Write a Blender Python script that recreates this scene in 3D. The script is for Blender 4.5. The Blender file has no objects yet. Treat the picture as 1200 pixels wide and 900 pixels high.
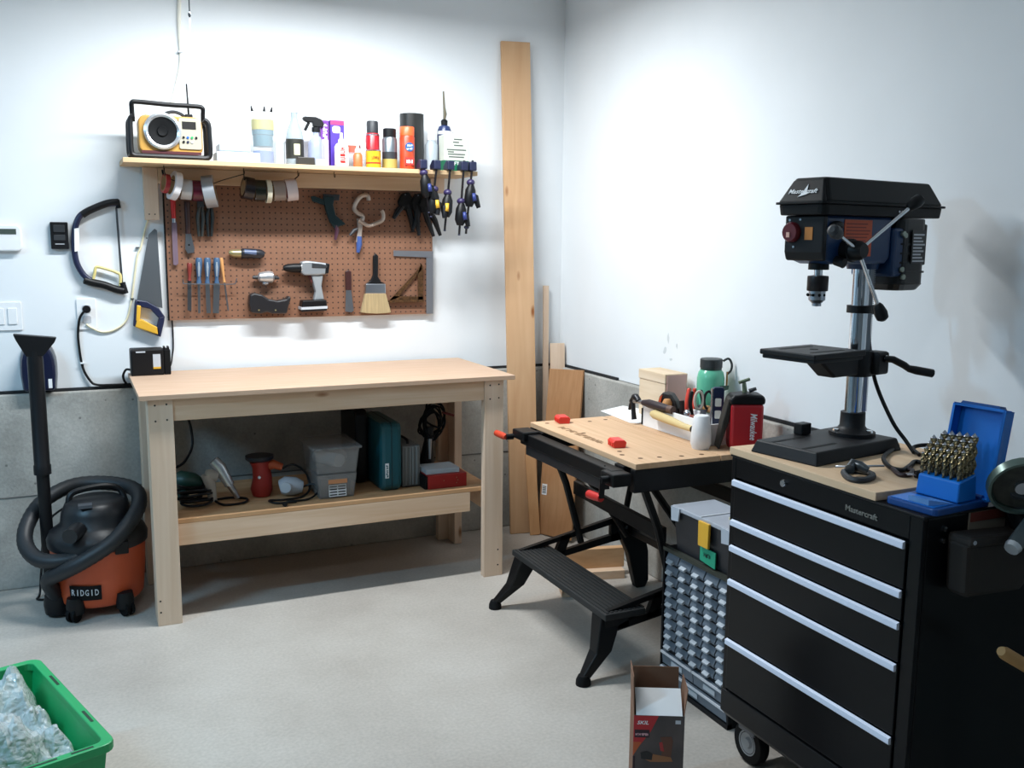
import bpy, math, random
from mathutils import Matrix, Vector
random.seed(7)
PI = math.pi
sc = bpy.context.scene
COL = sc.collection
# ------------------------------------------------------------------ camera
CAM = Vector((-2.3177, -4.3999, 1.4779)); FPX = 1114.64
YAW, PITCH, ROLL = math.radians(24.904), math.radians(8.578), math.radians(0.4995)
FWD = Vector((math.sin(YAW)*math.cos(PITCH), math.cos(YAW)*math.cos(PITCH), -math.sin(PITCH)))
_r = Vector((math.cos(YAW), -math.sin(YAW), 0)); _u = _r.cross(FWD)
RIGHT = math.cos(ROLL)*_r + math.sin(ROLL)*_u
UP = -math.sin(ROLL)*_r + math.cos(ROLL)*_u
cam = bpy.data.cameras.new('camera'); camo = bpy.data.objects.new('camera', cam); COL.objects.link(camo)
mw = Matrix((RIGHT, UP, -FWD)).transposed().to_4x4(); mw.translation = CAM
camo.matrix_world = mw
cam.sensor_width = 36; cam.lens = 36*FPX/1200; cam.clip_start = .05
sc.camera = camo
# ------------------------------------------------------------------ world and exposure
w = bpy.data.worlds.new('world'); sc.world = w; w.use_nodes = True
w.node_tree.nodes['Background'].inputs[0].default_value = (.62, .78, 1, 1)
w.node_tree.nodes['Background'].inputs[1].default_value = .25
sc.view_settings.view_transform = 'Standard'; sc.view_settings.look = 'None'
sc.view_settings.exposure = -0.2; sc.view_settings.gamma = 1; sc.view_settings.use_curve_mapping = False
# ceiling tube fixtures: (centre, length, energy, colour)
FIXTURES = [((-1.42, -.93, 2.61), 1.2, 72, (.93, .975, 1)),
            ((-4.4, -2.1, 2.60), 1.2, 82, (.36, .70, 1)),
            ((-2.7, -3.5, 2.62), 1.2, 12, (.85, .94, 1))]  # unseen fixture added as fill for the floor, front faces and right wall
for (c, ln, en, colr) in FIXTURES:
    l = bpy.data.lights.new('tube_lamp', 'AREA'); l.shape = 'RECTANGLE'; l.size = ln; l.size_y = .10
    l.energy = en; l.color = colr
    o = bpy.data.objects.new('tube_lamp', l); COL.objects.link(o); o.location = (c[0], c[1], c[2]-.085)

def survey(u, v, x=None, y=None, z=None):
    """a point of the 1200x900 photograph carried onto a known wall, floor or shelf plane"""
    d = FWD + RIGHT*((u-600)/FPX) - UP*((v-450)/FPX)
    if x is not None: t = (x-CAM.x)/d.x
    elif y is not None: t = (y-CAM.y)/d.y
    else: t = (z-CAM.z)/d.z
    return CAM + d*t
# ------------------------------------------------------------------ mesh builder
class MB:
    def __init__(s): s.v = []; s.f = []; s.sm = []
    def add(s, vs, fs, sm=False):
        n = len(s.v); s.v += [Vector(a) for a in vs]
        s.f += [tuple(i+n for i in f) for f in fs]; s.sm += [sm]*len(fs); return s
    def box(s, x0, x1, y0, y1, z0, z1):
        x0, x1 = sorted((x0, x1)); y0, y1 = sorted((y0, y1)); z0, z1 = sorted((z0, z1))
        return s.add([(x0,y0,z0),(x1,y0,z0),(x1,y1,z0),(x0,y1,z0),(x0,y0,z1),(x1,y0,z1),(x1,y1,z1),(x0,y1,z1)],
                     [(0,3,2,1),(4,5,6,7),(0,1,5,4),(1,2,6,5),(2,3,7,6),(3,0,4,7)])
    def cb(s, c, d): return s.box(c[0]-d[0]/2, c[0]+d[0]/2, c[1]-d[1]/2, c[1]+d[1]/2, c[2]-d[2]/2, c[2]+d[2]/2)
    def bar(s, p, q, w, h, up=(0,0,1)):
        """box beam from p to q, width w, height h along up"""
        p = Vector(p); q = Vector(q); d = (q-p).normalized(); up = Vector(up)
        a = d.cross(up)
        if a.length < 1e-4: a = d.cross(Vector((1,0,0)))
        a.normalize(); b = a.cross(d); a = a*w/2; b = b*h/2
        return s.add([p-a-b,p+a-b,p+a+b,p-a+b,q-a-b,q+a-b,q+a+b,q-a+b],
                     [(0,3,2,1),(4,5,6,7),(0,1,5,4),(1,2,6,5),(2,3,7,6),(3,0,4,7)])
    def tube(s, pts, r, n=8, closed=False, cap=True):
        pts = [Vector(p) for p in pts]; m = len(pts)
        rs = r if isinstance(r, (list, tuple)) else [r]*m
        prev = None; vs = []
        for i, p in enumerate(pts):
            if closed: t = pts[(i+1) % m]-pts[i-1]
            else: t = pts[min(i+1, m-1)]-pts[max(i-1, 0)]
            t.normalize()
            if prev is None:
                a = t.cross(Vector((0,0,1)))
                if a.length < .05: a = t.cross(Vector((1,0,0)))
            else: a = prev-t*prev.dot(t)
            a.normalize(); prev = a; b = t.cross(a)
            vs += [p+(a*math.cos(2*PI*k/n)+b*math.sin(2*PI*k/n))*rs[i] for k in range(n)]
        fs = []
        for i in range(m if closed else m-1):
            j = (i+1) % m
            fs += [(i*n+k, i*n+(k+1) % n, j*n+(k+1) % n, j*n+k) for k in range(n)]
        s.add(vs, fs, True)
        if cap and not closed:
            s.add(vs[:n], [tuple(range(n))[::-1]]); s.add(vs[-n:], [tuple(range(n))])
        return s
    def cyl(s, p, q, r, r2=None, n=16): return s.tube([p, q], [r, r if r2 is None else r2], n)
    def spline(s, pts, r, n=8, k=6, closed=False): return s.tube(smooth(pts, k, closed), r, n, closed)
    def lathe(s, prof, o=(0,0,0), n=20, ax='z', sharp=True):
        """profile of (radius, height); sharp splits the rings so that edges stay crisp"""
        o = Vector(o)
        def pt(r, h, k):
            c, e = r*math.cos(2*PI*k/n), r*math.sin(2*PI*k/n)
            return o+Vector({'z': (c,e,h), 'x': (h,c,e), 'y': (c,h,e)}[ax])
        pr = list(prof)
        for i in range(len(pr)-1):
            (r0,h0),(r1,h1) = pr[i], pr[i+1]
            if r0 < 1e-6 and r1 < 1e-6: continue
            if r0 < 1e-6: s.add([pt(0,h0,0)]+[pt(r1,h1,k) for k in range(n)], [(0,1+k,1+(k+1) % n) for k in range(n)], True)
            elif r1 < 1e-6: s.add([pt(0,h1,0)]+[pt(r0,h0,k) for k in range(n)], [(0,1+(k+1) % n,1+k) for k in range(n)], True)
            else: s.add([pt(r0,h0,k) for k in range(n)]+[pt(r1,h1,k) for k in range(n)],
                        [(k,(k+1) % n,n+(k+1) % n,n+k) for k in range(n)], True)
        return s
    def prism(s, poly, ax, a, b):
        """outline in the two other axes, pushed from a to b along ax ('x': (y,z), 'y': (x,z), 'z': (x,y))"""
        f = {'x': lambda p, t: (t,p[0],p[1]), 'y': lambda p, t: (p[0],t,p[1]), 'z': lambda p, t: (p[0],p[1],t)}[ax]
        n = len(poly)
        return s.add([f(p,a) for p in poly]+[f(p,b) for p in poly],
                     [tuple(range(n)), tuple(range(2*n-1, n-1, -1))]+[(i,(i+1) % n,n+(i+1) % n,n+i) for i in range(n)])
    def ball(s, c, r, n=12, m=8):
        r = r if isinstance(r, (list, tuple)) else (r,r,r); c = Vector(c)
        vs = [c+Vector((0,0,-r[2]))]
        for j in range(1, m):
            t = PI*j/m-PI/2
            vs += [c+Vector((r[0]*math.cos(t)*math.cos(2*PI*k/n), r[1]*math.cos(t)*math.sin(2*PI*k/n), r[2]*math.sin(t))) for k in range(n)]
        vs.append(c+Vector((0,0,r[2]))); L = len(vs)-1
        fs = [(0,1+(k+1) % n,1+k) for k in range(n)]+[(L,1+(m-2)*n+k,1+(m-2)*n+(k+1) % n) for k in range(n)]
        for j in range(m-2):
            fs += [(1+j*n+k,1+j*n+(k+1) % n,1+(j+1)*n+(k+1) % n,1+(j+1)*n+k) for k in range(n)]
        return s.add(vs, fs, True)
    def xf(s, M, i=0):
        for k in range(i, len(s.v)): s.v[k] = M @ s.v[k]
        return s
def smooth(pts, k=6, closed=False):
    """Catmull-Rom through the points"""
    P = [Vector(p) for p in pts]; n = len(P); out = []
    for i in range(n if closed else n-1):
        if closed: a, b, c, d = P[i-1], P[i], P[(i+1) % n], P[(i+2) % n]
        else: a, b, c, d = P[max(i-1,0)], P[i], P[i+1], P[min(i+2,n-1)]
        for j in range(k):
            t = j/k
            out.append(.5*((2*b)+(c-a)*t+(2*a-5*b+4*c-d)*t*t+(3*b-a-3*c+d)*t**3))
    if not closed: out.append(P[-1])
    return out
def arc(c, r, a0, a1, n=8, ry=None):
    ry = r if ry is None else ry
    return [(c[0]+r*math.cos(math.radians(a0+(a1-a0)*i/n)), c[1]+ry*math.sin(math.radians(a0+(a1-a0)*i/n))) for i in range(n+1)]
def rrect(x0, x1, y0, y1, r, n=4):
    return arc((x1-r,y0+r), r, -90, 0, n)+arc((x1-r,y1-r), r, 0, 90, n)+arc((x0+r,y1-r), r, 90, 180, n)+arc((x0+r,y0+r), r, 180, 270, n)
def M3(origin, ex, ey, ez):
    m = Matrix((Vector(ex), Vector(ey), Vector(ez))).transposed().to_4x4(); m.translation = Vector(origin); return m
def Rz(a, c=(0,0,0)): return Matrix.Translation(c) @ Matrix.Rotation(math.radians(a), 4, 'Z') @ Matrix.Translation(-Vector(c))
def Raxis(a, ax, c=(0,0,0)): return Matrix.Translation(c) @ Matrix.Rotation(math.radians(a), 4, ax) @ Matrix.Translation(-Vector(c))
# ------------------------------------------------------------------ objects
ROOT = {}; WORLD = {}
def mesh(name, mb, mat, bevel=0, seg=2):
    me = bpy.data.meshes.new(name); me.from_pydata([tuple(v) for v in mb.v], [], mb.f)
    me.polygons.foreach_set('use_smooth', mb.sm)
    import bmesh
    bm = bmesh.new(); bm.from_mesh(me); bmesh.ops.remove_doubles(bm, verts=bm.verts, dist=1e-6)
    bmesh.ops.recalc_face_normals(bm, faces=bm.faces)
    for e in bm.edges:
        if len(e.link_faces) == 2 and e.calc_face_angle(0) > .75: e.smooth = False
    bm.to_mesh(me); bm.free()
    me.materials.append(mat)
    return me
def setbevel(o, b, seg=2):
    if b:
        m = o.modifiers.new('bevel', 'BEVEL'); m.width = b; m.segments = seg; m.limit_method = 'ANGLE'; m.angle_limit = math.radians(40)
def tag(o, label, cat, group=None):
    o['label'] = label; o['category'] = cat
    if group: o['group'] = group
    return o
def thing(name, label, cat, loc=(0,0,0), rz=0, group=None, world=True):
    """an Empty at the base of a thing; world: its parts are written in room coordinates"""
    o = bpy.data.objects.new(name, None); COL.objects.link(o); o.empty_display_size = .05
    o.location = loc; o.rotation_euler = (0,0,math.radians(rz))
    tag(o, label, cat, group)
    ROOT[o.name] = Matrix.Translation(loc) @ Matrix.Rotation(math.radians(rz), 4, 'Z'); WORLD[o.name] = world
    return o
def part(name, mb, mat, parent, bevel=0, label=None, kind=None):
    m = ROOT[parent.name]
    if WORLD[parent.name]: mb.xf(m.inverted())
    o = bpy.data.objects.new(name, mesh(name, mb, mat)); COL.objects.link(o); o.parent = parent
    setbevel(o, bevel); ROOT[o.name] = m; WORLD[o.name] = WORLD[parent.name]
    if label: o['label'] = label
    if kind: o['kind'] = kind
    return o
def single(name, mb, mat, label, cat, group=None, bevel=0):
    """a thing that is one mesh, its origin at its base"""
    xs = [v.x for v in mb.v]; ys = [v.y for v in mb.v]; zs = [v.z for v in mb.v]
    c = Vector(((min(xs)+max(xs))/2, (min(ys)+max(ys))/2, min(zs))); m = Matrix.Translation(c)
    mb.xf(m.inverted())
    o = bpy.data.objects.new(name, mesh(name, mb, mat)); COL.objects.link(o); o.location = c
    setbevel(o, bevel); ROOT[o.name] = m; WORLD[o.name] = True
    return tag(o, label, cat, group)
def struct(name, mb, mat, parent=None, bevel=0):
    o = bpy.data.objects.new(name, mesh(name, mb, mat)); COL.objects.link(o); setbevel(o, bevel)
    ROOT[o.name] = Matrix.Identity(4); WORLD[o.name] = True
    if parent: o.parent = parent
    else: o['kind'] = 'structure'
    return o
def share(name, src, parent, M, label=None):
    """another child with the same mesh, placed by M in the parent's frame"""
    o = bpy.data.objects.new(name, src.data); COL.objects.link(o); o.parent = parent; o.matrix_basis = M
    for md in src.modifiers:
        n = o.modifiers.new('bevel', 'BEVEL'); n.width = md.width; n.segments = md.segments; n.limit_method = 'ANGLE'; n.angle_limit = md.angle_limit
    ROOT[o.name] = ROOT[parent.name]; WORLD[o.name] = WORLD[parent.name]
    return o
def lettering(s, parent, mat, c, right, up, width, height=None, depth=.0006, name='lettering', shear=0):
    cu = bpy.data.curves.new('t', 'FONT'); cu.body = s; cu.extrude = .02; cu.resolution_u = 2; cu.shear = shear
    cu.offset = .012
    to = bpy.data.objects.new('t', cu); COL.objects.link(to)
    me = bpy.data.meshes.new_from_object(to.evaluated_get(bpy.context.evaluated_depsgraph_get()))
    bpy.data.objects.remove(to); bpy.data.curves.remove(cu)
    xs = [v.co.x for v in me.vertices]; ys = [v.co.y for v in me.vertices]
    x0, x1, y0, y1 = min(xs), max(xs), min(ys), max(ys); k = width/(x1-x0); ky = k if height is None else height/(y1-y0)
    r = Vector(right).normalized(); u = Vector(up).normalized(); n = r.cross(u)
    mb = MB(); mb.v = [Vector(c)+r*((v.co.x-(x0+x1)/2)*k)+u*((v.co.y-(y0+y1)/2)*ky)+n*(depth*(1 if v.co.z > 0 else 0)) for v in me.vertices]
    mb.f = [tuple(p.vertices) for p in me.polygons]; mb.sm = [False]*len(mb.f)
    bpy.data.meshes.remove(me)
    return part(name, mb, mat, parent)
def print_marks(parent, mat, c, right, up, width, height, n=5, depth=.0006, seed=1):
    """print too small to read: short upright strokes and ties"""
    rnd = random.Random(seed); r = Vector(right).normalized(); u = Vector(up).normalized(); k = r.cross(u); m = MB(); c = Vector(c)
    def bx(a0, a1, b0, b1):
        vs = [c+r*a+u*b+k*d for d in (0, depth) for (a, b) in ((a0,b0),(a1,b0),(a1,b1),(a0,b1))]
        m.add(vs, [(0,1,2,3),(7,6,5,4),(0,4,5,1),(1,5,6,2),(2,6,7,3),(3,7,4,0)])
    w_ = width/n
    for i in range(n):
        a = -width/2+i*w_
        bx(a, a+w_*.28, -height/2, height/2*rnd.uniform(.7, 1))
        bx(a+w_*.3, a+w_*.8, height*rnd.choice((-.5,-.1,.25)), height*rnd.choice((-.3,.1,.45)))
        if rnd.random() > .4: bx(a+w_*.55, a+w_*.8, -height/2*rnd.uniform(.6, 1), height/2*rnd.uniform(.5, 1))
    return part('print', m, mat, parent)
# ------------------------------------------------------------------ materials
def C(h):
    h = h.lstrip('#'); v = [int(h[i:i+2], 16)/255 for i in (0,2,4)]
    return tuple((x/12.92 if x <= .04045 else ((x+.055)/1.055)**2.4) for x in v)+(1,)
MATS = {}
def mat(name, col, rough=.5, metal=0, var=0, vscale=30, bump=0, bscale=200, alpha=1, stretch=(1,1,1), emit=0, spec=.5, trans=0, col2=None, detail=4, coat=0):
    if name in MATS: return MATS[name]
    m = bpy.data.materials.new(name); m.use_nodes = True; nt = m.node_tree; b = nt.nodes['Principled BSDF']; N = nt.nodes.new; K = nt.links.new
    c = C(col) if isinstance(col, str) else col
    b.inputs['Base Color'].default_value = c; b.inputs['Roughness'].default_value = rough; b.inputs['Metallic'].default_value = metal
    b.inputs['Specular IOR Level'].default_value = spec; b.inputs['Alpha'].default_value = alpha; b.inputs['Transmission Weight'].default_value = trans
    b.inputs['Coat Weight'].default_value = coat
    if emit: b.inputs['Emission Color'].default_value = c; b.inputs['Emission Strength'].default_value = emit
    if var or bump or col2:
        tc = N('ShaderNodeTexCoord'); mp = N('ShaderNodeMapping'); mp.inputs['Scale'].default_value = stretch; K(tc.outputs['Object'], mp.inputs[0])
    if var or col2:
        n = N('ShaderNodeTexNoise'); n.inputs['Scale'].default_value = vscale; n.inputs['Detail'].default_value = detail; K(mp.outputs[0], n.inputs[0])
        r = N('ShaderNodeValToRGB'); K(n.outputs[0], r.inputs[0]); r.color_ramp.elements[0].position = .3; r.color_ramp.elements[1].position = .7
        r.color_ramp.elements[0].color = C(col2) if col2 else tuple(x*(1-var) for x in c[:3])+(1,)
        r.color_ramp.elements[1].color = c if col2 else tuple(min(1, x*(1+var)) for x in c[:3])+(1,)
        K(r.outputs[0], b.inputs['Base Color'])
    if bump:
        n2 = N('ShaderNodeTexNoise'); n2.inputs['Scale'].default_value = bscale; n2.inputs['Detail'].default_value = 5; K(mp.outputs[0], n2.inputs[0])
        bp = N('ShaderNodeBump'); bp.inputs['Strength'].default_value = bump; bp.inputs['Distance'].default_value = .002; K(n2.outputs[0], bp.inputs['Height']); K(bp.outputs[0], b.inputs['Normal'])
    MATS[name] = m; return m
def wood(name, c1, c2, ax='x', scale=26, knots=True, knot='#8a5a35', rough=.6):
    """sawn softwood: grain stretched along ax, a few dark knots"""
    if name in MATS: return MATS[name]
    m = bpy.data.materials.new(name); m.use_nodes = True; nt = m.node_tree; b = nt.nodes['Principled BSDF']; N = nt.nodes.new; K = nt.links.new
    b.inputs['Roughness'].default_value = rough; b.inputs['Specular IOR Level'].default_value = .25
    tc = N('ShaderNodeTexCoord'); mp = N('ShaderNodeMapping'); K(tc.outputs['Object'], mp.inputs[0])
    st = {'x': (.06,1,1), 'y': (1,.06,1), 'z': (1,1,.06)}[ax]; mp.inputs['Scale'].default_value = st
    n = N('ShaderNodeTexNoise'); n.inputs['Scale'].default_value = scale; n.inputs['Detail'].default_value = 6; n.inputs['Distortion'].default_value = .6; K(mp.outputs[0], n.inputs[0])
    r = N('ShaderNodeValToRGB'); r.color_ramp.elements[0].position = .32; r.color_ramp.elements[1].position = .68
    r.color_ramp.elements[0].color = C(c2); r.color_ramp.elements[1].color = C(c1); K(n.outputs[0], r.inputs[0])
    out = r.outputs[0]
    if knots:
        m2 = N('ShaderNodeMapping'); m2.inputs['Scale'].default_value = {'x': (.35,1,1), 'y': (1,.35,1), 'z': (1,1,.35)}[ax]; K(tc.outputs['Object'], m2.inputs[0])
        v = N('ShaderNodeTexVoronoi'); v.inputs['Scale'].default_value = 9; K(m2.outputs[0], v.inputs[0])
        r2 = N('ShaderNodeValToRGB'); r2.color_ramp.elements[0].position = .04; r2.color_ramp.elements[1].position = .12
        r2.color_ramp.elements[0].color = (1,1,1,1); r2.color_ramp.elements[1].color = (0,0,0,1); K(v.outputs['Distance'], r2.inputs[0])
        mx = N('ShaderNodeMix'); mx.data_type = 'RGBA'; K(r2.outputs[0], mx.inputs[0]); K(out, mx.inputs[6]); mx.inputs[7].default_value = C(knot); out = mx.outputs[2]
    K(out, b.inputs['Base Color'])
    bp = N('ShaderNodeBump'); bp.inputs['Strength'].default_value = .15; bp.inputs['Distance'].default_value = .001; K(n.outputs[0], bp.inputs['Height']); K(bp.outputs[0], b.inputs['Normal'])
    MATS[name] = m; return m
def concrete(name, base, dark, light, rough=.75, big=1.3, bump=.25, pits=True):
    if name in MATS: return MATS[name]
    m = bpy.data.materials.new(name); m.use_nodes = True; nt = m.node_tree; b = nt.nodes['Principled BSDF']; N = nt.nodes.new; K = nt.links.new
    b.inputs['Roughness'].default_value = rough; b.inputs['Specular IOR Level'].default_value = .35
    tc = N('ShaderNodeTexCoord')
    n = N('ShaderNodeTexNoise'); n.inputs['Scale'].default_value = big; n.inputs['Detail'].default_value = 7; n.inputs['Roughness'].default_value = .62; K(tc.outputs['Object'], n.inputs[0])
    r = N('ShaderNodeValToRGB'); e = r.color_ramp.elements; e[0].position = .33; e[0].color = C(dark); e[1].position = .68; e[1].color = C(light)
    e2 = e.new(.5); e2.color = C(base); K(n.outputs[0], r.inputs[0])
    n2 = N('ShaderNodeTexNoise'); n2.inputs['Scale'].default_value = 90; n2.inputs['Detail'].default_value = 4; K(tc.outputs['Object'], n2.inputs[0])
    mx = N('ShaderNodeMix'); mx.data_type = 'RGBA'; mx.blend_type = 'OVERLAY'; mx.inputs[0].default_value = .22; K(r.outputs[0], mx.inputs[6]); K(n2.outputs[0], mx.inputs[7])
    out = mx.outputs[2]
    if pits:
        v = N('ShaderNodeTexVoronoi'); v.inputs['Scale'].default_value = 14; K(tc.outputs['Object'], v.inputs[0])
        r2 = N('ShaderNodeValToRGB'); r2.color_ramp.elements[0].position = .05; r2.color_ramp.elements[1].position = .09
        r2.color_ramp.elements[0].color = (.25,.25,.25,1); r2.color_ramp.elements[1].color = (1,1,1,1); K(v.outputs['Distance'], r2.inputs[0])
        m3 = N('ShaderNodeMix'); m3.data_type = 'RGBA'; m3.blend_type = 'MULTIPLY'; m3.inputs[0].default_value = .7; K(out, m3.inputs[6]); K(r2.outputs[0], m3.inputs[7]); out = m3.outputs[2]
    K(out, b.inputs['Base Color'])
    bp = N('ShaderNodeBump'); bp.inputs['Strength'].default_value = bump; bp.inputs['Distance'].default_value = .004; K(n2.outputs[0], bp.inputs['Height']); K(bp.outputs[0], b.inputs['Normal'])
    MATS[name] = m; return m
def pegboard_mat(name, base, dark, hole, pitch=.0254, r=.0036):
    m = bpy.data.materials.new(name); m.use_nodes = True; nt = m.node_tree; b = nt.nodes['Principled BSDF']; N = nt.nodes.new; K = nt.links.new
    b.inputs['Roughness'].default_value = .65
    tc = N('ShaderNodeTexCoord'); vm = N('ShaderNodeVectorMath'); vm.operation = 'SCALE'; vm.inputs['Scale'].default_value = 1/pitch; K(tc.outputs['Object'], vm.inputs[0])
    fr = N('ShaderNodeVectorMath'); fr.operation = 'FRACTION'; K(vm.outputs[0], fr.inputs[0])
    sb = N('ShaderNodeVectorMath'); sb.operation = 'SUBTRACT'; sb.inputs[1].default_value = (.5,.5,.5); K(fr.outputs[0], sb.inputs[0])
    mu = N('ShaderNodeVectorMath'); mu.operation = 'MULTIPLY'; mu.inputs[1].default_value = (1,0,1); K(sb.outputs[0], mu.inputs[0])
    ln = N('ShaderNodeVectorMath'); ln.operation = 'LENGTH'; K(mu.outputs[0], ln.inputs[0])
    lt = N('ShaderNodeMath'); lt.operation = 'LESS_THAN'; lt.inputs[1].default_value = r/pitch; K(ln.outputs['Value'], lt.inputs[0])
    n = N('ShaderNodeTexNoise'); n.inputs['Scale'].default_value = 60; n.inputs['Detail'].default_value = 5; K(tc.outputs['Object'], n.inputs[0])
    rp = N('ShaderNodeValToRGB'); rp.color_ramp.elements[0].color = C(dark); rp.color_ramp.elements[1].color = C(base); K(n.outputs[0], rp.inputs[0])
    mx = N('ShaderNodeMix'); mx.data_type = 'RGBA'; K(lt.outputs[0], mx.inputs[0]); K(rp.outputs[0], mx.inputs[6]); mx.inputs[7].default_value = C(hole); K(mx.outputs[2], b.inputs['Base Color'])
    MATS[name] = m; return m
black = mat('black_plastic', '#0f1013', .45, spec=.3); blackm = mat('black_matte', '#0c0d0f', .7, spec=.2); blackp = mat('black_paint', '#07090d', .32, spec=.22)
dgrey = mat('dark_grey_plastic', '#2c2f33', .5); grey = mat('grey_plastic', '#8b8f94', .5); lgrey = mat('light_grey_plastic', '#c2c6cc', .45)
white = mat('white_plastic', '#eceef0', .45); paper = mat('white_card', '#f0f0f0', .8); cream = mat('cream_plastic', '#e2d9b8', .5)
steel = mat('brushed_steel', '#b9bec6', .28, 1); chrome = mat('polished_steel', '#dfe3e8', .12, 1); dsteel = mat('dark_steel', '#6b6f75', .4, 1)
red = mat('red_plastic', '#c02622', .4); orange = mat('orange_plastic', '#d9622e', .45); yellow = mat('yellow_plastic', '#e0ac35', .45)
blue = mat('blue_plastic', '#1c5fc4', .4); navy = mat('navy_plastic', '#1b2140', .4); green = mat('green_plastic', '#119a5b', .4)
dgreen = mat('dark_green_plastic', '#173b30', .45); teal = mat('teal_plastic', '#0f5560', .45)
clear = mat('clear_plastic', '#dfe6ea', .15, alpha=.22); frost = mat('frosted_plastic', '#cfd8dd', .3, alpha=.55)
pine = wood('pine_lengthwise', '#dfc3a8', '#cfad8d', 'x'); piney = wood('pine_depthwise', '#dcbfa3', '#cba988', 'y'); pinez = wood('pine_upright', '#e1cab4', '#d3b79d', 'z')
shelfwood = wood('shelf_pine', '#d3b893', '#c19f76', 'x', knots=False)
mdf = wood('hardboard_top', '#c2a68f', '#b89a82', 'x', 60, knots=False)
# ================================================================== the garage corner
wallm = mat('painted_drywall', '#e6eaed', .9, var=.02, vscale=3, bump=.05, bscale=60)
cfloor = concrete('concrete_floor', '#b2aca4', '#a49d95', '#beb9b2', .42, 1.1, .06, pits=False)
cwall = concrete('foundation_concrete', '#a9a7a1', '#92908a', '#bcbab4', .85, 2.6, .35)
farm = mat('grey_garage_panel', '#8d8f90', .8, var=.05, vscale=2)
X0, Y0, H = -6.2, -6.6, 2.74
struct('floor', MB().box(X0, .2, Y0, .2, -.1, 0), cfloor)
wb = struct('wall_back', MB().box(X0, .2, 0, .15, .835, H), wallm)
wr = struct('wall_right', MB().box(0, .15, Y0, 0, .835, H), wallm)
fb = struct('wall_back_foundation', MB().box(X0, -.03, -.03, .15, 0, .832), cwall, bevel=.006)
fr_ = struct('wall_right_foundation', MB().box(-.03, .15, Y0, .15, 0, .832), cwall, bevel=.006)
seamm = mat('form_seam_concrete', '#6f6f6c', .9)
struct('form_seam', MB().tube([(-6.1,-.030,.402),(-3.2,-.030,.404),(-2.6,-.030,.400),(-2.2,-.030,.405),(-.05,-.030,.402)], .0035, 5), seamm, fb)
struct('wall_left', MB().box(X0-.15, X0, Y0, .2, 0, H), farm)
struct('wall_front', MB().box(X0, .2, Y0-.15, Y0, 0, H), farm)
struct('ceiling', MB().box(X0, .2, Y0, .2, H, H+.1), wallm)
gapm = mat('dark_wall_gap', '#1d1f22', .8)
struct('trim_1', MB().box(X0, -.02, -.012, -.0005, .833, .845), gapm)
struct('trim_2', MB().box(-.012, -.0005, -.60, -.0205, .833, .845), gapm)
struct('trim_3', MB().box(-.012, -.0005, Y0, -1.25, .833, .845), gapm)
scuffm = mat('scuffed_paint', '#ccd2d5', .9)
for (u, v, ru, rv) in ((783,396,1.5,7), (779,411,2,5), (793,405,.9,3.5), (786,421,1.8,2)):
    pts = []
    for k in range(9):
        a = 2*PI*k/9; q = random.uniform(.6, 1.2); p = survey(u+ru*q*math.cos(a), v+rv*q*math.sin(a), x=-.0008); pts.append((p.y, p.z))
    struct('scuff_mark', MB().prism(pts, 'x', -.0008, .0002), scuffm, wr)
# tube fixtures over the bench and at far left, plus an added fill fixture
tubem = mat('lit_tube', '#ffffff', .5, emit=4); hoodm = mat('white_enamel', '#f1f1ee', .35)
for i, (c, ln, en, colr) in enumerate(FIXTURES):
    t = thing('tube_light', ['white hooded tube light hung over the workbench', 'white hooded tube light on the ceiling near the far left wall', 'unseen white hooded tube light added in the middle of the garage for fill light'][i], 'ceiling light', (c[0], c[1], H), world=True)
    x, y, z = c; L = ln/2+.03
    part('hood', MB().prism([(y-.13,z-.06),(y-.125,z-.06),(y-.05,z+.02),(y+.05,z+.02),(y+.125,z-.06),(y+.13,z-.06),(y+.055,z+.03),(y-.055,z+.03)], 'x', x-L, x+L), hoodm, t)
    for s in (-1, 1):
        part('tube', MB().cyl((x-L+.02,y+s*.04,z-.03), (x+L-.02,y+s*.04,z-.03), .012), tubem, t)
        part('hanger', MB().cyl((x+s*.45,y,z+.03), (x+s*.45,y,H), .004, n=6), steel, t)
# ------------------------------------------------------------------ workbench
BX0, BX1, BYF, BYB, BZ = -2.111, -.587, -.705, -.034, .9012
t = thing('workbench', 'long pale wooden workbench with a lower shelf, standing under the pegboard', 'workbench', (-1.35,-.37,0))
part('tabletop', MB().box(BX0, BX1, BYF, BYB, BZ-.019, BZ), mdf, t, .0015)
scr = mat('screw_hole', '#2b2724', .6)
LX = ((-2.0803, -1.9913), (-.7215, -.6325))
for k, (a, b) in enumerate(LX):
    l = part('leg', MB().box(a, b, BYF+.02, BYF+.058, 0, BZ-.02), pinez, t, .002)
    for (dx, z) in ((.025,.86), (.066,.862), (.025,.80), (.066,.803)) + (((.012,.10),(.012,.055)) if k == 0 else ((.066,.12),(.066,.05))):
        part('screw', MB().cyl((a+dx, BYF+.0195, z), (a+dx, BYF+.024, z), .0038, n=8), scr, l)
    s0, s1 = (a, a+.038) if k == 0 else (b-.038, b)
    part('leg_side_board', MB().box(s0, s1, BYF+.058, BYF+.147, 0, BZ-.02), pinez, t, .002)
    part('leg', MB().box(a, b, BYB-.075, BYB-.037, 0, BZ-.02), pinez, t, .002)
    part('leg_side_board', MB().box(s0, s1, BYB-.164, BYB-.075, 0, BZ-.02), pinez, t, .002)
    part('side_apron', MB().box(s0+(.038 if k == 0 else -.038), s1+(.038 if k == 0 else -.038), BYF+.06, BYB-.075, BZ-.108, BZ-.02), piney, t, .002)
    part('side_rail', MB().box(s0+(.038 if k == 0 else -.038), s1+(.038 if k == 0 else -.038), BYF+.06, BYB-.075, .30, .385), piney, t, .002)
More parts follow.
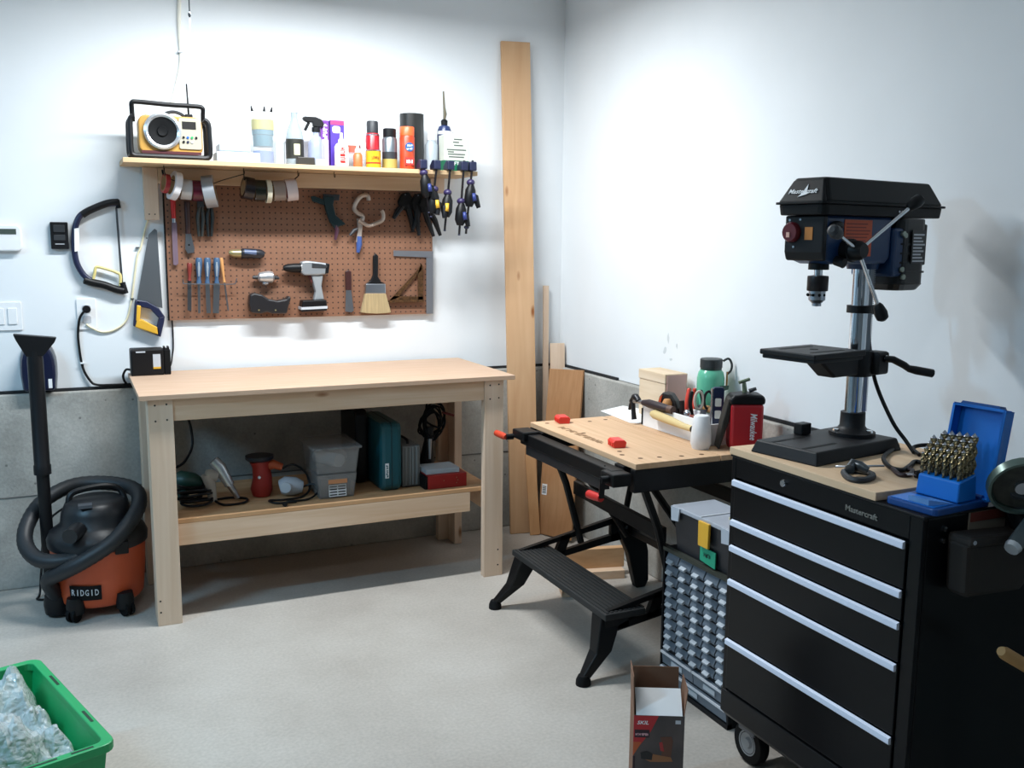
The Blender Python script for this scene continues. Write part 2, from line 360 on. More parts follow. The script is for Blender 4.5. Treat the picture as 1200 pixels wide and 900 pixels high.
part('front_apron', MB().box(LX[0][1], LX[1][0], BYF+.026, BYF+.058, BZ-.105, BZ-.0195), pine, t, .002)
part('back_apron', MB().box(LX[0][1], LX[1][0], BYB-.075, BYB-.037, BZ-.108, BZ-.0195), pine, t, .002)
part('shelf_rail', MB().box(-2.004, -.772, BYF+.06, BYF+.098, .298, .385), pine, t, .002)
part('shelf_rail', MB().box(-2.004, -.708, BYB-.115, BYB-.077, .298, .385), pine, t, .002)
part('lower_shelf', MB().box(-2.04, -.672, BYF+.06, BYB-.076, .386, .403), wood('ply_shelf', '#cfa57c', '#bf9268', 'x', 40, knots=False), t, .001)
# ------------------------------------------------------------------ wall shelf and pegboard
SZ = 1.790; SF = -.27
t = thing('wall_shelf', 'long pine wall shelf holding cans and bottles above the pegboard', 'shelf', (-1.325,0,1.55))
part('shelf_board', MB().box(-2.100, -.584, SF, -.001, SZ-.019, SZ), shelfwood, t, .0015)
part('support_block', MB().box(-2.013, -1.955, -.04, -.001, 1.552, SZ-.02), pinez, t, .002)
part('cleat', MB().box(-1.954, -.735, -.04, -.001, 1.705, SZ-.02), wood('cleat_pine', '#d8bfa2', '#c7a987', 'x', knots=False), t, .002)
part('end_block', MB().box(-.73, -.66, -.04, -.001, 1.70, SZ-.02), pinez, t, .002)
for x in (-1.995, -1.972):
    part('screw', MB().cyl((x,-.0415,1.575), (x,-.038,1.575), .003, n=8), scr, t)
for x in (-1.94, -1.62, -1.39, -1.23):
    part('hook', MB().spline([(x,-.17,SZ-.019),(x,-.17,SZ-.035),(x,-.178,SZ-.043),(x,-.188,SZ-.04),(x,-.19,SZ-.03)], .0016, 6), blackm, t)
PBm = pegboard_mat('pegboard_hardboard', '#8a6149', '#7b5540', '#33211a')
PX0, PX1, PZ0, PZ1 = -1.93, -.715, 1.121, 1.704
pb = thing('pegboard', 'brown perforated pegboard on the white wall under the shelf', 'pegboard', ((PX0+PX1)/2,0,PZ0))
part('panel', MB().box(PX0, PX1, -.02, -.014, PZ0, PZ1), PBm, pb)
for (a, b, c, d) in ((PX0+.005,PX1-.005,PZ1-.03,PZ1-.002), (PX0+.005,PX1-.005,PZ0+.002,PZ0+.03)):
    part('spacer', MB().box(a, b, -.0139, -.0005, c, d), pine, pb)
part('edge_strip', MB().box(PX0-.006, PX0-.0005, -.021, -.001, PZ0, PZ1), blackm, pb)
PBF = -.0202      # front face of the board
def outline(pix, y=-.04):
    return [(q.x, q.z) for q in (survey(u, v, y=y) for (u, v) in pix)]
def plate(m, pix, y0, y1):
    """flat piece with an outline surveyed on the wall, thickness y1..y0"""
    return m.prism(outline(pix, (y0+y1)/2), 'y', y0, y1)
def W(u, v, y): return survey(u, v, y=y)
# ------------------------------------------------------------------ small wall fittings
t = thing('thermostat', 'white thermostat with a dark display on the wall', 'thermostat', (-2.53,0,1.416))
part('case', MB().prism(rrect(-2.60,-2.482,1.418,1.524,.022), 'y', -.03, -.0005), white, t, .006)
part('display', MB().box(-2.59, -2.502, -.0312, -.029, 1.485, 1.507), mat('lcd_dark', '#4b5650', .2), t)
t = thing('door_opener_button', 'small black wall control with two buttons beside the hacksaw', 'wall control', (-2.345,0,1.427))
part('case', MB().prism(rrect(-2.378,-2.311,1.427,1.537,.004), 'y', -.022, -.0005), black, t, .003)
part('button', MB().prism(rrect(-2.366,-2.323,1.495,1.525,.003), 'y', -.026, -.0215), dgrey, t, .002)
part('button', MB().prism(rrect(-2.366,-2.323,1.462,1.485,.003), 'y', -.025, -.0215), dgrey, t, .002)
part('light_strip', MB().box(-2.362, -2.327, -.0228, -.0218, 1.446, 1.449), lgrey, t)
t = thing('light_switch', 'white double rocker light switch plate on the wall', 'light switch', (-2.56,0,1.095))
part('plate', MB().prism(rrect(-2.618,-2.502,1.095,1.212,.006), 'y', -.007, -.0005), white, t, .002)
for x in (-2.583, -2.537):
    part('rocker', MB().prism(rrect(x-.017,x+.017,1.12,1.187,.002), 'y', -.0115, -.0065), white, t, .002)
t = thing('wall_outlet', 'white wall outlet plate with a black plug in it', 'outlet', (-2.26,0,1.09))
part('plate', MB().prism(rrect(-2.297,-2.221,1.09,1.221,.006), 'y', -.007, -.0005), white, t, .002)
for z in (1.133, 1.178):
    part('socket', MB().prism(rrect(-2.276,-2.242,z-.016,z+.016,.008), 'y', -.0095, -.0065), lgrey, t, .001)
t = thing('black_power_cord', 'black power cord plugged into the outlet and run along the ledge', 'cord', (-2.26,-.02,.85))
part('plug', MB().lathe([(0,0),(.015,0),(.017,.012),(.012,.03),(.005,.036),(0,.036)], (-2.259,-.046,1.178), ax='y'), black, t)
part('wire', MB().spline([(-2.262,-.045,1.176),(-2.283,-.035,1.15),(-2.293,-.014,1.11),(-2.297,-.010,1.043),(-2.287,-.010,.934),(-2.262,-.013,.875),(-2.235,-.017,.854),(-2.16,-.019,.8505),(-2.09,-.019,.8505),(-2.0,-.019,.8505)], .0052), black, t)
part('clip', MB().box(-2.295, -2.277, -.017, -.0005, .946, .953), white, t)
t = thing('white_cable', 'thin white cable stapled down the wall from shelf to outlet', 'cable', (-2.1,-.01,1.08))
part('wire', MB().spline([W(174,256,-.006),W(170,268,-.006),W(165,290,-.006),W(161,300,-.006),W(157,330,-.006),W(154,352,-.006),W(148,375,-.006),W(135,386,-.006),W(120,389,-.006),W(107,384,-.010),W(101,380,-.011)], .0042), cream, t)
part('staple', MB().cb(W(161,290,-.008), (.014,.012,.004)), dgrey, t)
part('staple', MB().cb(W(155,350,-.008), (.014,.012,.004)), dgrey, t)
t = thing('white_conduit_cable', 'white cable running up the wall above the radio', 'cable', (-1.86,-.01,2.03))
part('wire', MB().spline([W(201,122,-.008),W(204,112,-.008),W(209,92,-.008),W(212,75,-.008),W(212,60,-.008),W(210,30,-.008),W(210,5,-.008),W(210,-30,-.008),(-1.834,-.008,H)], .008), mat('offwhite_cable', '#e9e6da', .6), t)
part('staple', MB().cb(W(211,61,-.012), (.02,.018,.006)), lgrey, t)
t = thing('pull_chain', 'thin bead pull chain hanging from the bench light', 'pull chain', (-1.7,-.93,2.2))
p0 = survey(222, 14, y=-.93)
part('chain', MB().cyl((p0.x,-.93,p0.z), (p0.x,-.93,2.50), .0022, n=6), dsteel, t)
part('chain_end', MB().ball((p0.x,-.93,p0.z-.008), (.005,.005,.009)), dsteel, t)
part('string', MB().cyl((p0.x,-.93,p0.z-.014), (p0.x+.002,-.93,p0.z-.26), .0007, n=5), white, t)
t = thing('thin_wall_cord', 'thin black cord hanging beside the pegboard down to the bench', 'cord', (-1.935,-.01,.94))
part('wire', MB().spline([W(190,199,-.045),W(193,215,-.03),W(195,240,-.012),W(197,300,-.012),W(199,352,-.012),W(202,380,-.008),W(203,405,-.008),W(202,416,-.012),W(201,424,-.03),W(200,428,-.06)], .0035), black, t)
# hacksaw
t = thing('hacksaw', 'blue framed hacksaw with a yellow guard hanging on the wall', 'hacksaw', (-2.2,-.02,1.24))
fr2 = [W(138,238,-.02),W(122,240,-.02),W(103,247,-.02),W(93,254,-.02),W(88,268,-.02),W(87,290,-.02),W(90,308,-.02),W(98,322,-.02),W(107,329,-.02)]
part('frame', MB().spline(fr2, .0125, 10), navy, t)
part('grip', MB().spline([W(139,237,-.02),W(125,238.5,-.02),W(105,246.5,-.02),W(96,252,-.02)], .0155, 10), black, t)
part('handle', MB().spline([W(98,328,-.022),W(108,331,-.022),W(122,334,-.022),W(136,339,-.022),W(146,341,-.022)], [.010]+[.0165]*23+[.012], 10), black, t)
part('blade', MB().add([W(135,243,-.021),W(137.4,243,-.021),W(145,338,-.021),W(142,338,-.021),W(135,243,-.0198),W(137.4,243,-.0198),W(145,338,-.0198),W(142,338,-.0198)], [(0,1,2,3),(7,6,5,4),(0,4,5,1),(1,5,6,2),(2,6,7,3),(3,7,4,0)]), dsteel, t)
part('guard', MB().spline([W(109,329,-.022),W(111,320,-.022),W(113,313,-.022),W(124,315,-.022),W(136,319,-.022),W(141,323,-.022),W(141,335,-.022)], .0062, 8), mat('pale_yellow', '#dccb84', .45), t)
part('label', MB().prism(outline([(87,268),(92.5,267),(93,294),(87.5,295)], -.034), 'y', -.0365, -.031), paper, t)
part('end_fitting', MB().cyl(W(137,234,-.02), W(139,244,-.02), .010), black, t)
part('end_fitting', MB().cyl(W(143,331,-.02), W(147,344,-.02), .013), black, t)
# handsaw
t = thing('handsaw', 'handsaw with a grey blade and yellow handle hanging on the wall', 'handsaw', (-2.01,-.02,1.05))
part('blade', plate(MB(), [(174,275),(181,268),(184,270),(190.5,361),(172,357),(160,354)], -.021, -.0195), mat('saw_steel', '#8a9096', .38, .9), t)
hm = MB()
for pix in ([(158,352),(164,352),(163,384),(156,382)], [(156,378),(164,374),(186,383),(188,394),(184,393)], [(158,351),(172,353),(186,361),(193,371),(186,373),(176,362),(163,359)], [(193,370),(192,378),(188,395),(182,390),(186,372)]):
    plate(hm, pix, -.034, -.006)
part('handle', hm, navy, t, .004)
gm = MB(); plate(gm, [(160,375),(166,374),(184,383),(185,392),(158,383)], -.037, -.004); plate(gm, [(160,357),(165,358),(164,376),(159,376)], -.037, -.004)
part('grip', gm, yellow, t, .004)
part('hang_hole', MB().cyl(W(172,279,-.0215), W(172,279,-.019), .0028, n=8), blackm, t)
# dark arched hood standing on the ledge behind the vacuum wand
t = thing('arched_case', 'dark navy arched moulded case on the ledge behind the vacuum wand', 'case', (-2.453,-.05,.846))
xc, z0 = -2.453, .8465
prof = [(xc-.058,z0),(xc+.058,z0),(xc+.064,z0+.06)]+[(xc+.064*math.cos(a),z0+.10+.105*math.sin(a)) for a in [PI*k/12 for k in range(0,13)]]+[(xc-.064,z0+.06)]
part('shell', MB().prism(prof, 'y', -.075, -.016), mat('navy_gloss', '#141a36', .3), t, .012)
part('rim', MB().prism([(xc+(x-xc)*1.1,z0+(z-z0)*1.06) for x, z in prof], 'y', -.014, -.001), grey, t, .003)
part('label', MB().box(xc+.034, xc+.048, -.0762, -.0748, z0+.012, z0+.05), paper, t)
# battery charger on the bench
t = thing('battery_charger', 'black battery charger standing on the back corner of the workbench', 'charger', (-2.02,-.10,BZ))
part('body', MB().box(-2.104, -1.972, -.155, -.07, BZ, BZ+.112), black, t, .006)
part('battery_dock', MB().box(-1.9718, -1.945, -.15, -.075, BZ, BZ+.108), blackm, t, .004)
for x in (-1.967, -1.952):
    part('dock_rail', MB().box(x-.004, x+.003, -.148, -.10, BZ+.1081, BZ+.119), black, t, .001)
part('label', MB().box(-2.016, -1.986, -.1562, -.1545, BZ+.034, BZ+.09), lgrey, t)
part('label_stripe', MB().box(-2.016, -1.986, -.1568, -.156, BZ+.028, BZ+.036), yellow, t)
part('vent', MB().box(-2.082, -2.045, -.1562, -.1545, BZ+.098, BZ+.104), lgrey, t)
part('cord', MB().spline([(-2.103,-.09,BZ+.02),(-2.12,-.08,BZ+.02),(-2.132,-.07,BZ-.005),(-2.128,-.05,BZ-.03),(-2.12,-.02,BZ-.045)], .005), black, t)
# ------------------------------------------------------------------ shop vacuum
VC = Vector((-2.27,-.36,0))
t = thing('shop_vacuum', 'orange and black shop vacuum with a coiled hose beside the workbench', 'vacuum', VC)
vo = mat('vacuum_orange', '#c4552f', .45, var=.06, vscale=8)
part('drum', MB().lathe([(0,.045),(.15,.045),(.163,.06),(.172,.16),(.178,.262),(.178,.27),(0,.27)], VC, 32), vo, t)
lid = part('lid', MB().lathe([(0,.2705),(.186,.2705),(.188,.30),(.178,.325),(.15,.345),(.135,.36),(.13,.40),(.115,.435),(.09,.45),(0,.455)], VC, 32), mat('vacuum_black', '#1a1c20', .4), t)
part('switch_plate', MB().cb((VC.x-.04,VC.y-.10,.445), (.05,.04,.012)), mat('vacuum_grey', '#4a4e55', .45), lid)
part('carry_handle', MB().spline([(VC.x-.10,VC.y,.43),(VC.x-.08,VC.y+.01,.475),(VC.x+.03,VC.y+.02,.49),(VC.x+.09,VC.y+.02,.47),(VC.x+.11,VC.y,.42)], .012), black, lid)
part('latch', MB().cb((VC.x+.08,VC.y-.175,.285), (.05,.02,.05)), black, lid, .004)
part('exhaust_port', MB().cyl((VC.x-.07,VC.y-.12,.36), (VC.x-.10,VC.y-.19,.355), .032, .029), mat('vacuum_black', '#1a1c20'), lid)
for a in (-60, -125, 60, 125):
    d = Vector((math.cos(math.radians(a)), math.sin(math.radians(a)), 0)); p = VC+d*.165
    f = part('caster_foot', MB().lathe([(0,.03),(.032,.03),(.036,.06),(.03,.095),(0,.10)], p, 14), black, t)
    tdir = Vector((-d.y, d.x, 0)); q = p+d*.012+Vector((0,0,.03))
    for s in (-1, 1): part('wheel', MB().cyl(q+tdir*(s*.011-.006), q+tdir*(s*.011+.006), .03), blackm, f)
part('tool_caddy', MB().lathe([(0,.012),(.05,.012),(.055,.05),(.05,.085),(0,.09)], (-2.425,-.40,0), 16), black, t)
ringm = mat('hose_black', '#1f2226', .5)
hp = smooth([(-2.43,-.42,.085)]+[survey(u, v, y=y) for (u, v, y) in ((57,680,-.47),(75,670,-.53),(98,658,-.56),(130,637,-.555),(152,612,-.50),(163,590,-.42),(157,573,-.30),(125,566,-.21),(85,569,-.18),(50,588,-.22),(32,615,-.30),(30,638,-.37),(44,655,-.45),(70,658,-.50),(95,650,-.50))]+[(-2.31,-.44,.33)], 10)
part('hose', MB().tube(hp, [.029+.0016*(i % 2) for i in range(len(hp))], 12), ringm, t)
wd = MB().cyl((-2.452,-.31,.01), (-2.455,-.30,.56), .024, n=14); part('lower_wand', wd, black, t)
part('upper_wand', MB().lathe([(.024,.55),(.032,.55),(.032,.585),(.029,.59),(.029,1.0),(.026,1.04),(0,1.04)], (-2.455,-.30,0), 14), black, t)
part('utility_nozzle', MB().add([(-2.485,-.325,1.02),(-2.425,-.325,1.02),(-2.425,-.275,1.02),(-2.485,-.275,1.02),(-2.517,-.325,1.085),(-2.383,-.325,1.072),(-2.383,-.28,1.072),(-2.517,-.28,1.085),(-2.525,-.325,1.108),(-2.375,-.325,1.090),(-2.375,-.28,1.090),(-2.525,-.28,1.108)],
     [(0,1,2,3),(0,4,5,1),(1,5,6,2),(2,6,7,3),(3,7,4,0),(4,8,9,5),(5,9,10,6),(6,10,11,7),(7,11,8,4),(8,11,10,9)]), black, t, .003)
part('power_cord', MB().spline([(-2.36,-.22,.40),(-2.46,-.15,.30),(-2.49,-.14,.10),(-2.50,-.16,.012),(-2.51,-.20,.006),(-2.48,-.22,.006),(-2.45,-.20,.006)], .0045), black, t)
pv = MB(); a0 = -110
for k in range(7):
    a = math.radians(a0-20+k*40/6); 
    for (r, z) in ((.170,.085), (.174,.145)): pv.v.append(VC+Vector((math.cos(a)*r*1.012, math.sin(a)*r*1.012, z)))
pv.f = [(2*k,2*k+2,2*k+3,2*k+1) for k in range(6)]; pv.sm = [True]*6
part('logo_plate', pv, blackm, t)
a = math.radians(a0); n = Vector((math.cos(a), math.sin(a), 0))
for k, ch in enumerate('RIDGID'):
    b = math.radians(a0+(k-2.5)*5.8); nn = Vector((math.cos(b), math.sin(b), 0))
    lettering(ch, t, lgrey, VC+nn*.1762+Vector((0,0,.118)), (-nn.y, nn.x, 0), (0,0,1), .0035 if ch == 'I' else .0135, .024)
# ================================================================== on the wall shelf
def lathed(name, label, cat, x, y, z, parts, group=None, n=18):
    """a turned thing: parts = [(name, profile, material)], first part carries the rest"""
    t = thing(name, label, cat, (x,y,z), group=group, world=False)
    for (pn, prof, m) in parts: part(pn, MB().lathe(prof, (0,0,0), n), m, t)
    return t
def band(r, z0, z1): return [(r,z0),(r,z1)]
before_shelf = {o.name for o in COL.objects}
# --- jobsite radio
ry = -.11
t = thing('jobsite_radio', 'yellow jobsite radio in a black roll cage at the end of the shelf', 'radio', (-1.91,ry,SZ))
cage = MB()
for y in (ry-.06, ry+.05):
    cage.spline([(-2.045,y,SZ+.165),(-2.058,y,SZ+.15),(-2.06,y,SZ+.10),(-2.06,y,SZ+.03),(-2.05,y,SZ+.013),(-2.03,y,SZ+.011)], .011, 8)
    cage.spline([(-1.775,y,SZ+.165),(-1.76,y,SZ+.15),(-1.757,y,SZ+.10),(-1.757,y,SZ+.03),(-1.768,y,SZ+.013),(-1.79,y,SZ+.011)], .011, 8)
    cage.cyl((-2.035,y,SZ+.011), (-1.785,y,SZ+.011), .011, n=8)
for x, z in ((-2.05,SZ+.16), (-1.77,SZ+.16), (-2.058,SZ+.02), (-1.759,SZ+.02)): cage.cyl((x,ry-.06,z), (x,ry+.05,z), .009, n=8)
part('roll_cage', cage, black, t)
part('carry_handle', MB().spline([(-2.045,ry,SZ+.15),(-2.047,ry-.01,SZ+.20),(-2.045,ry-.02,SZ+.222),(-2.02,ry-.02,SZ+.226),(-1.90,ry-.02,SZ+.222),(-1.80,ry-.02,SZ+.222),(-1.775,ry-.02,SZ+.216),(-1.773,ry-.01,SZ+.19),(-1.773,ry,SZ+.15)], .0095, 8), black, t)
ym = mat('radio_yellow', '#b98c40', .45); sm_ = mat('radio_silver', '#aca796', .4)
part('body', MB().prism(rrect(-2.028,-1.782,SZ+.023,SZ+.175,.03), 'y', ry-.05, ry+.05), ym, t, .006)
part('lower_trim', MB().prism(rrect(-2.02,-1.79,SZ+.0235,SZ+.035,.004), 'y', ry-.054, ry-.0505), mat('dark_red', '#4d1c22', .5), t)
part('panel', MB().prism(rrect(-1.875,-1.787,SZ+.045,SZ+.168,.008), 'y', ry-.056, ry-.0505), sm_, t, .002)
sx, sz = -1.938, SZ+.112
part('speaker_ring', MB().lathe([(.056,-.052),(.056,-.064),(.064,-.068),(.072,-.064),(.075,-.052)], (sx,ry,sz), 28, 'y'), mat('radio_chrome', '#cdd0d4', .25, .8), t)
part('speaker_cone', MB().lathe([(0,-.055),(.018,-.060),(.022,-.0525),(.056,-.060)], (sx,ry,sz), 28, 'y'), blackm, t)
part('display', MB().box(-1.862, -1.808, ry-.0575, ry-.0555, SZ+.125, SZ+.155), mat('radio_lcd', '#31302f', .2), t)
for i in range(7):
    part('button', MB().cyl((-1.858+(i % 4)*.0165,ry-.0555,SZ+.092-(i//4)*.018), (-1.858+(i % 4)*.0165,ry-.060,SZ+.092-(i//4)*.018), .005, n=10), [black, blue, green, black, black, navy, lgrey][i], t)
part('antenna_base', MB().cb((-1.828,ry,SZ+.183), (.03,.02,.016)), black, t, .003)
part('antenna', MB().cyl((-1.828,ry,SZ+.18), (-1.832,ry,SZ+.312), .0042, .0032, 8), black, t)
part('tuning_knob', MB().spline([(-1.93,ry+.01,SZ+.172),(-1.915,ry,SZ+.19),(-1.885,ry,SZ+.197),(-1.855,ry,SZ+.188),(-1.84,ry+.01,SZ+.172)], .007, 8), dgrey, t)
# --- white boxes, jar
single('white_case', MB().box(-1.726,-1.548,-.165,-.05,SZ,SZ+.044), mat('white_case', '#c3ced8', .35), 'white flat plastic case lying on the shelf, under another one', 'case', bevel=.006)
single('white_case', MB().box(-1.715,-1.585,-.16,-.06,SZ+.0445,SZ+.077), mat('frosted_case', '#b4bfc9', .3, alpha=.8), 'smaller frosted white case on top of a flat white case', 'case', bevel=.006)
t = thing('brush_jar', 'clear jar with yellow and blue contents on the shelf', 'jar', (-1.525,-.115,SZ), world=False)
part('glass', MB().lathe([(0,.002),(.05,0),(.052,.02),(.052,.19),(.05,.20)], n=24), clear, t)
part('lower_block', MB().lathe([(0,.004),(.043,.004),(.043,.055),(0,.055)], n=20), mat('slate_blue', '#55699f', .5), t)
part('blue_stack', MB().lathe([(0,.075),(.041,.075),(.042,.12),(.045,.122),(.045,.142),(0,.142)], n=20), mat('azure_green', '#17596a', .5), t)
part('yellow_stack', MB().lathe([(0,.143),(.047,.143),(.047,.185),(0,.185)], n=20), mat('lemon', '#a89c24', .5), t)
for i, (dx, dy, tx) in enumerate(((-.036,.0,-.010), (.004,-.01,.004), (.030,.0,.012))):
    b = Vector((-1.525+dx, -.115+dy, SZ+.1855)); tt = b+Vector((tx,0,.055))
    k = thing('marker_pen', 'white marker pen with a black tip standing in the clear jar', 'marker', b, group='marker pens in the jar')
    part('barrel', MB().cyl(b, b+(tt-b)*.6, .006, n=8), white, k); part('tip', MB().cyl(b+(tt-b)*.6, tt, .006, .003, 8), black, k)
lathed('clear_pot', 'low clear plastic pot behind the black label bottle', 'pot', -1.452, -.07, SZ, [('pot', [(0,.002),(.028,0),(.031,.09),(.031,.095)], frost), ('lid', [(.033,.0955),(.033,.105),(0,.106)], frost)])
t = lathed('clear_bottle', 'clear long-necked bottle with a black label on the shelf', 'bottle', -1.385, -.10, SZ,
   [('glass', [(0,.002),(.036,0),(.038,.01),(.038,.12),(.034,.145),(.018,.185),(.015,.20),(.015,.225)], mat('bottle_glass', '#a3b1b9', .1, alpha=.72)), ('cap', [(.0165,.2255),(.0165,.24),(0,.241)], lgrey), ('label', [(.0386,.03),(.0386,.113)], mat('black_label', '#23231c', .5))])
part('label_picture', MB().prism(rrect(-.012,.014,.045,.092,.002), 'y', -.0392, -.0375), mat('label_olive', '#b9b79a', .5), t)
single('black_box', MB().box(-1.392,-1.318,-.185,-.145,SZ,SZ+.034), mat('black_box', '#2a2620', .5), 'small black box lying in front of the clear bottle', 'box', bevel=.003)
single('clear_tray', MB().box(-1.312,-1.262,-.18,-.14,SZ,SZ+.028), frost, 'small frosted tub lying in front of the spray bottle', 'tub', bevel=.005)
t = lathed('spray_bottle', 'clear spray bottle with a black trigger head', 'spray bottle', -1.288, -.09, SZ, [('bottle', [(0,.002),(.036,0),(.038,.02),(.036,.10),(.02,.13),(.014,.135),(.014,.15)], mat('spray_plastic', '#a9b3cf', .2, alpha=.6)), ('collar', [(.018,.1505),(.018,.17),(0,.17)], black)])
part('trigger_head', MB().prism([(-.055,.198),(-.058,.208),(-.05,.214),(.0,.214),(.025,.205),(.035,.185),(.03,.172),(-.012,.172),(-.015,.19),(-.04,.19)], 'y', -.012, .012), black, t, .003)
part('trigger', MB().bar((-.03,0,.19), (-.048,0,.155), .012, .008, (0,1,0)), black, t)
bx = thing('tall_carton', 'narrow purple and white carton behind the white glue bottle', 'carton', (-1.247,-.07,SZ))
part('carton', MB().box(-1.266,-1.229,-.09,-.05,SZ,SZ+.203), mat('purple_card', '#6a2f8e', .5), bx, .001)
part('printed_panel', MB().box(-1.262,-1.233,-.0908,-.0898,SZ+.01,SZ+.12), mat('pale_lilac_print', '#e7d6e2', .5), bx)
print_marks(bx, white, (-1.2475,-.0908,SZ+.155), (0,0,1), (-1,0,0), .075, .02, 5)
bx = thing('wide_carton', 'violet carton with a red top edge behind the white glue bottle', 'carton', (-1.193,-.075,SZ))
part('carton', MB().box(-1.224,-1.163,-.10,-.05,SZ,SZ+.205), mat('violet_card', '#4a2fa0', .5), bx, .001)
part('top_band', MB().box(-1.224,-1.163,-.1008,-.0998,SZ+.185,SZ+.203), mat('magenta_print', '#b0356e', .5), bx)
part('printed_panel', MB().prism(rrect(-1.216,-1.18,SZ+.15,SZ+.18,.01), 'y', -.1008, -.0998), mat('pale_lilac_print', '#e7d6e2', .5), bx)
# --- glue, small bottles
t = thing('glue_bottle', 'white glue bottle with red lettering on the shelf front', 'glue bottle', (-1.192,-.16,SZ), world=False)
part('bottle', MB().prism([(-.027,0),(.027,0),(.029,.01),(.029,.085),(.02,.102),(-.02,.102),(-.029,.085),(-.029,.01)], 'y', -.016, .016), mat('glue_white', '#dcd6cf', .4), t, .007)
part('nozzle', MB().lathe([(.014,.1025),(.014,.115),(.008,.12),(.006,.145),(0,.147)], n=12), white, t)
part('label', MB().box(-.019,.019,-.0172,-.0158,.012,.09), mat('glue_label', '#f6e9e2', .5), t)
print_marks(t, red, (0,-.0175,.051), (0,0,1), (-1,0,0), .07, .024, 5, seed=4)
lathed('small_orange_bottle', 'small orange bottle with a white nozzle on the shelf', 'bottle', -1.117, -.155, SZ, [('bottle', [(0,.002),(.019,0),(.02,.01),(.02,.055),(.012,.065)], mat('amber_orange', '#cf6a3c', .4)), ('cap', [(.013,.0655),(.012,.08),(.006,.085),(.004,.105),(0,.106)], white)], n=14)
t = lathed('banded_jar', 'clear jar with red and white bands behind the small orange bottle', 'jar', -1.12, -.075, SZ, [('glass', [(0,.002),(.037,0),(.038,.12),(.034,.13),(.034,.14),(0,.14)], clear), ('red_band', band(.0385,.07,.10), mat('rust_print', '#b1533f', .5)), ('white_band', band(.0385,.1005,.112), white)])
lathed('small_clear_bottle', 'small white capped clear bottle between the jar and red can', 'bottle', -1.083, -.125, SZ, [('bottle', [(0,.002),(.016,0),(.017,.085),(.012,.09)], frost), ('cap', [(.012,.0905),(.012,.115),(0,.116)], white)], n=12)
t = lathed('red_spray_can', 'red spray can with a black cap behind the yellow tin', 'spray can', -1.033, -.105, SZ, [('can', [(0,0),(.031,0),(.031,.15),(.027,.157),(0,.157)], mat('can_red', '#a81a26', .3)), ('cap', [(.026,.1575),(.026,.205),(.023,.21),(0,.21)], dgrey), ('silver_ring', band(.0314,.146,.151), steel)])
t = lathed('yellow_tin', 'short yellow tin in front of the red spray can', 'tin', -1.048, -.165, SZ, [('tin', [(0,0),(.033,0),(.033,.075),(0,.075)], mat('tin_yellow', '#cfa321', .35)), ('red_band', band(.0333,.018,.024), red), ('rim', [(.0335,.073),(.034,.077),(.031,.078)], steel)])
print_marks(t, mat('tin_print', '#a8601d', .5), (0,-.0345,.045), (1,0,0), (0,0,1), .035, .012, 5, seed=2)
t = lathed('grey_spray_can', 'steel grey spray can with a black cap on the shelf', 'spray can', -.962, -.135, SZ, [('can', [(0,0),(.033,0),(.033,.13),(.028,.14),(0,.14)], mat('can_steel', '#7d858c', .3, .7)), ('cap', [(.029,.1405),(.029,.175),(.026,.178),(0,.178)], black), ('dark_band', band(.0334,.045,.075), dgrey), ('olive_band', band(.0334,.005,.044), mat('olive_print', '#a99a52', .5))])
t = lathed('orange_spray_can', 'bright orange spray can with a blue emblem', 'spray can', -.885, -.155, SZ, [('can', [(0,0),(.034,0),(.034,.14),(.031,.148),(0,.148)], mat('can_orange', '#c0401f', .35)), ('cap', [(.0325,.1485),(.0325,.185),(.030,.188),(0,.188)], mat('cap_orange', '#ea5f2d', .4))])
part('emblem', MB().lathe([(0,-.0352),(.02,-.0352),(.02,-.031)], (0,0,.098), 20, 'y'), mat('emblem_blue', '#2c5d96', .4), t)
print_marks(t, white, (.002,-.0357,.105), (1,0,.1), (0,0,1), .026, .010, 3, seed=5); print_marks(t, white, (0,-.0357,.09), (1,0,.1), (0,0,1), .028, .009, 4, seed=6)
part('text_block', MB().box(-.02,.02,-.035,-.032,.018,.052), mat('can_print_red', '#b23a33', .5), t)
print_marks(t, white, (0,-.0352,.035), (1,0,0), (0,0,1), .03, .016, 4, seed=7)
lathed('black_roll', 'tall black roll standing on its end on the shelf', 'roll', -.835, -.075, SZ, [('roll', [(0,0),(.056,0),(.056,.255),(.02,.257),(0,.25)], mat('black_film', '#232423', .35))], n=12)
lathed('white_bottle', 'slim pale bottle with a white cap beside the rectangular tin', 'bottle', -.747, -.10, SZ, [('bottle', [(0,.002),(.028,0),(.029,.01),(.029,.12),(.018,.14)], mat('pale_bottle', '#a9b3bb', .3, alpha=.9)), ('cap', [(.02,.1405),(.018,.225),(0,.226)], white)])
t = lathed('blue_bottle', 'dark blue bottle with a long black spout behind the tin', 'bottle', -.664, -.05, SZ, [('bottle', [(0,.002),(.033,0),(.034,.19),(.026,.212),(.014,.218)], mat('navy_bottle', '#2b3a66', .3)), ('cap', [(.015,.2185),(.016,.238),(.010,.245),(0,.245)], black), ('white_band', band(.0346,.175,.19), white)])
part('spout', MB().tube([(0,0,.24),(.004,0,.27),(0,0,.30),(-.004,0,.372)], [.006,.009,.006,.004], 8), mat('bronze_spout', '#5d5642', .5), t)
t = thing('rectangular_tin', 'rectangular white and green solvent tin at the end of the shelf', 'tin', (-.647,-.13,SZ))
part('tin', MB().box(-.707,-.588,-.165,-.09,SZ,SZ+.165), mat('tin_white', '#cfd2c6', .35), t, .003)
part('green_band', MB().box(-.7076,-.5874,-.1658,-.0895,SZ+.003,SZ+.05), mat('tin_green', '#186a4a', .4), t)
part('cap', MB().lathe([(.014,.1655),(.014,.182),(0,.183)], (-.665,-.125,SZ), 12), white, t)
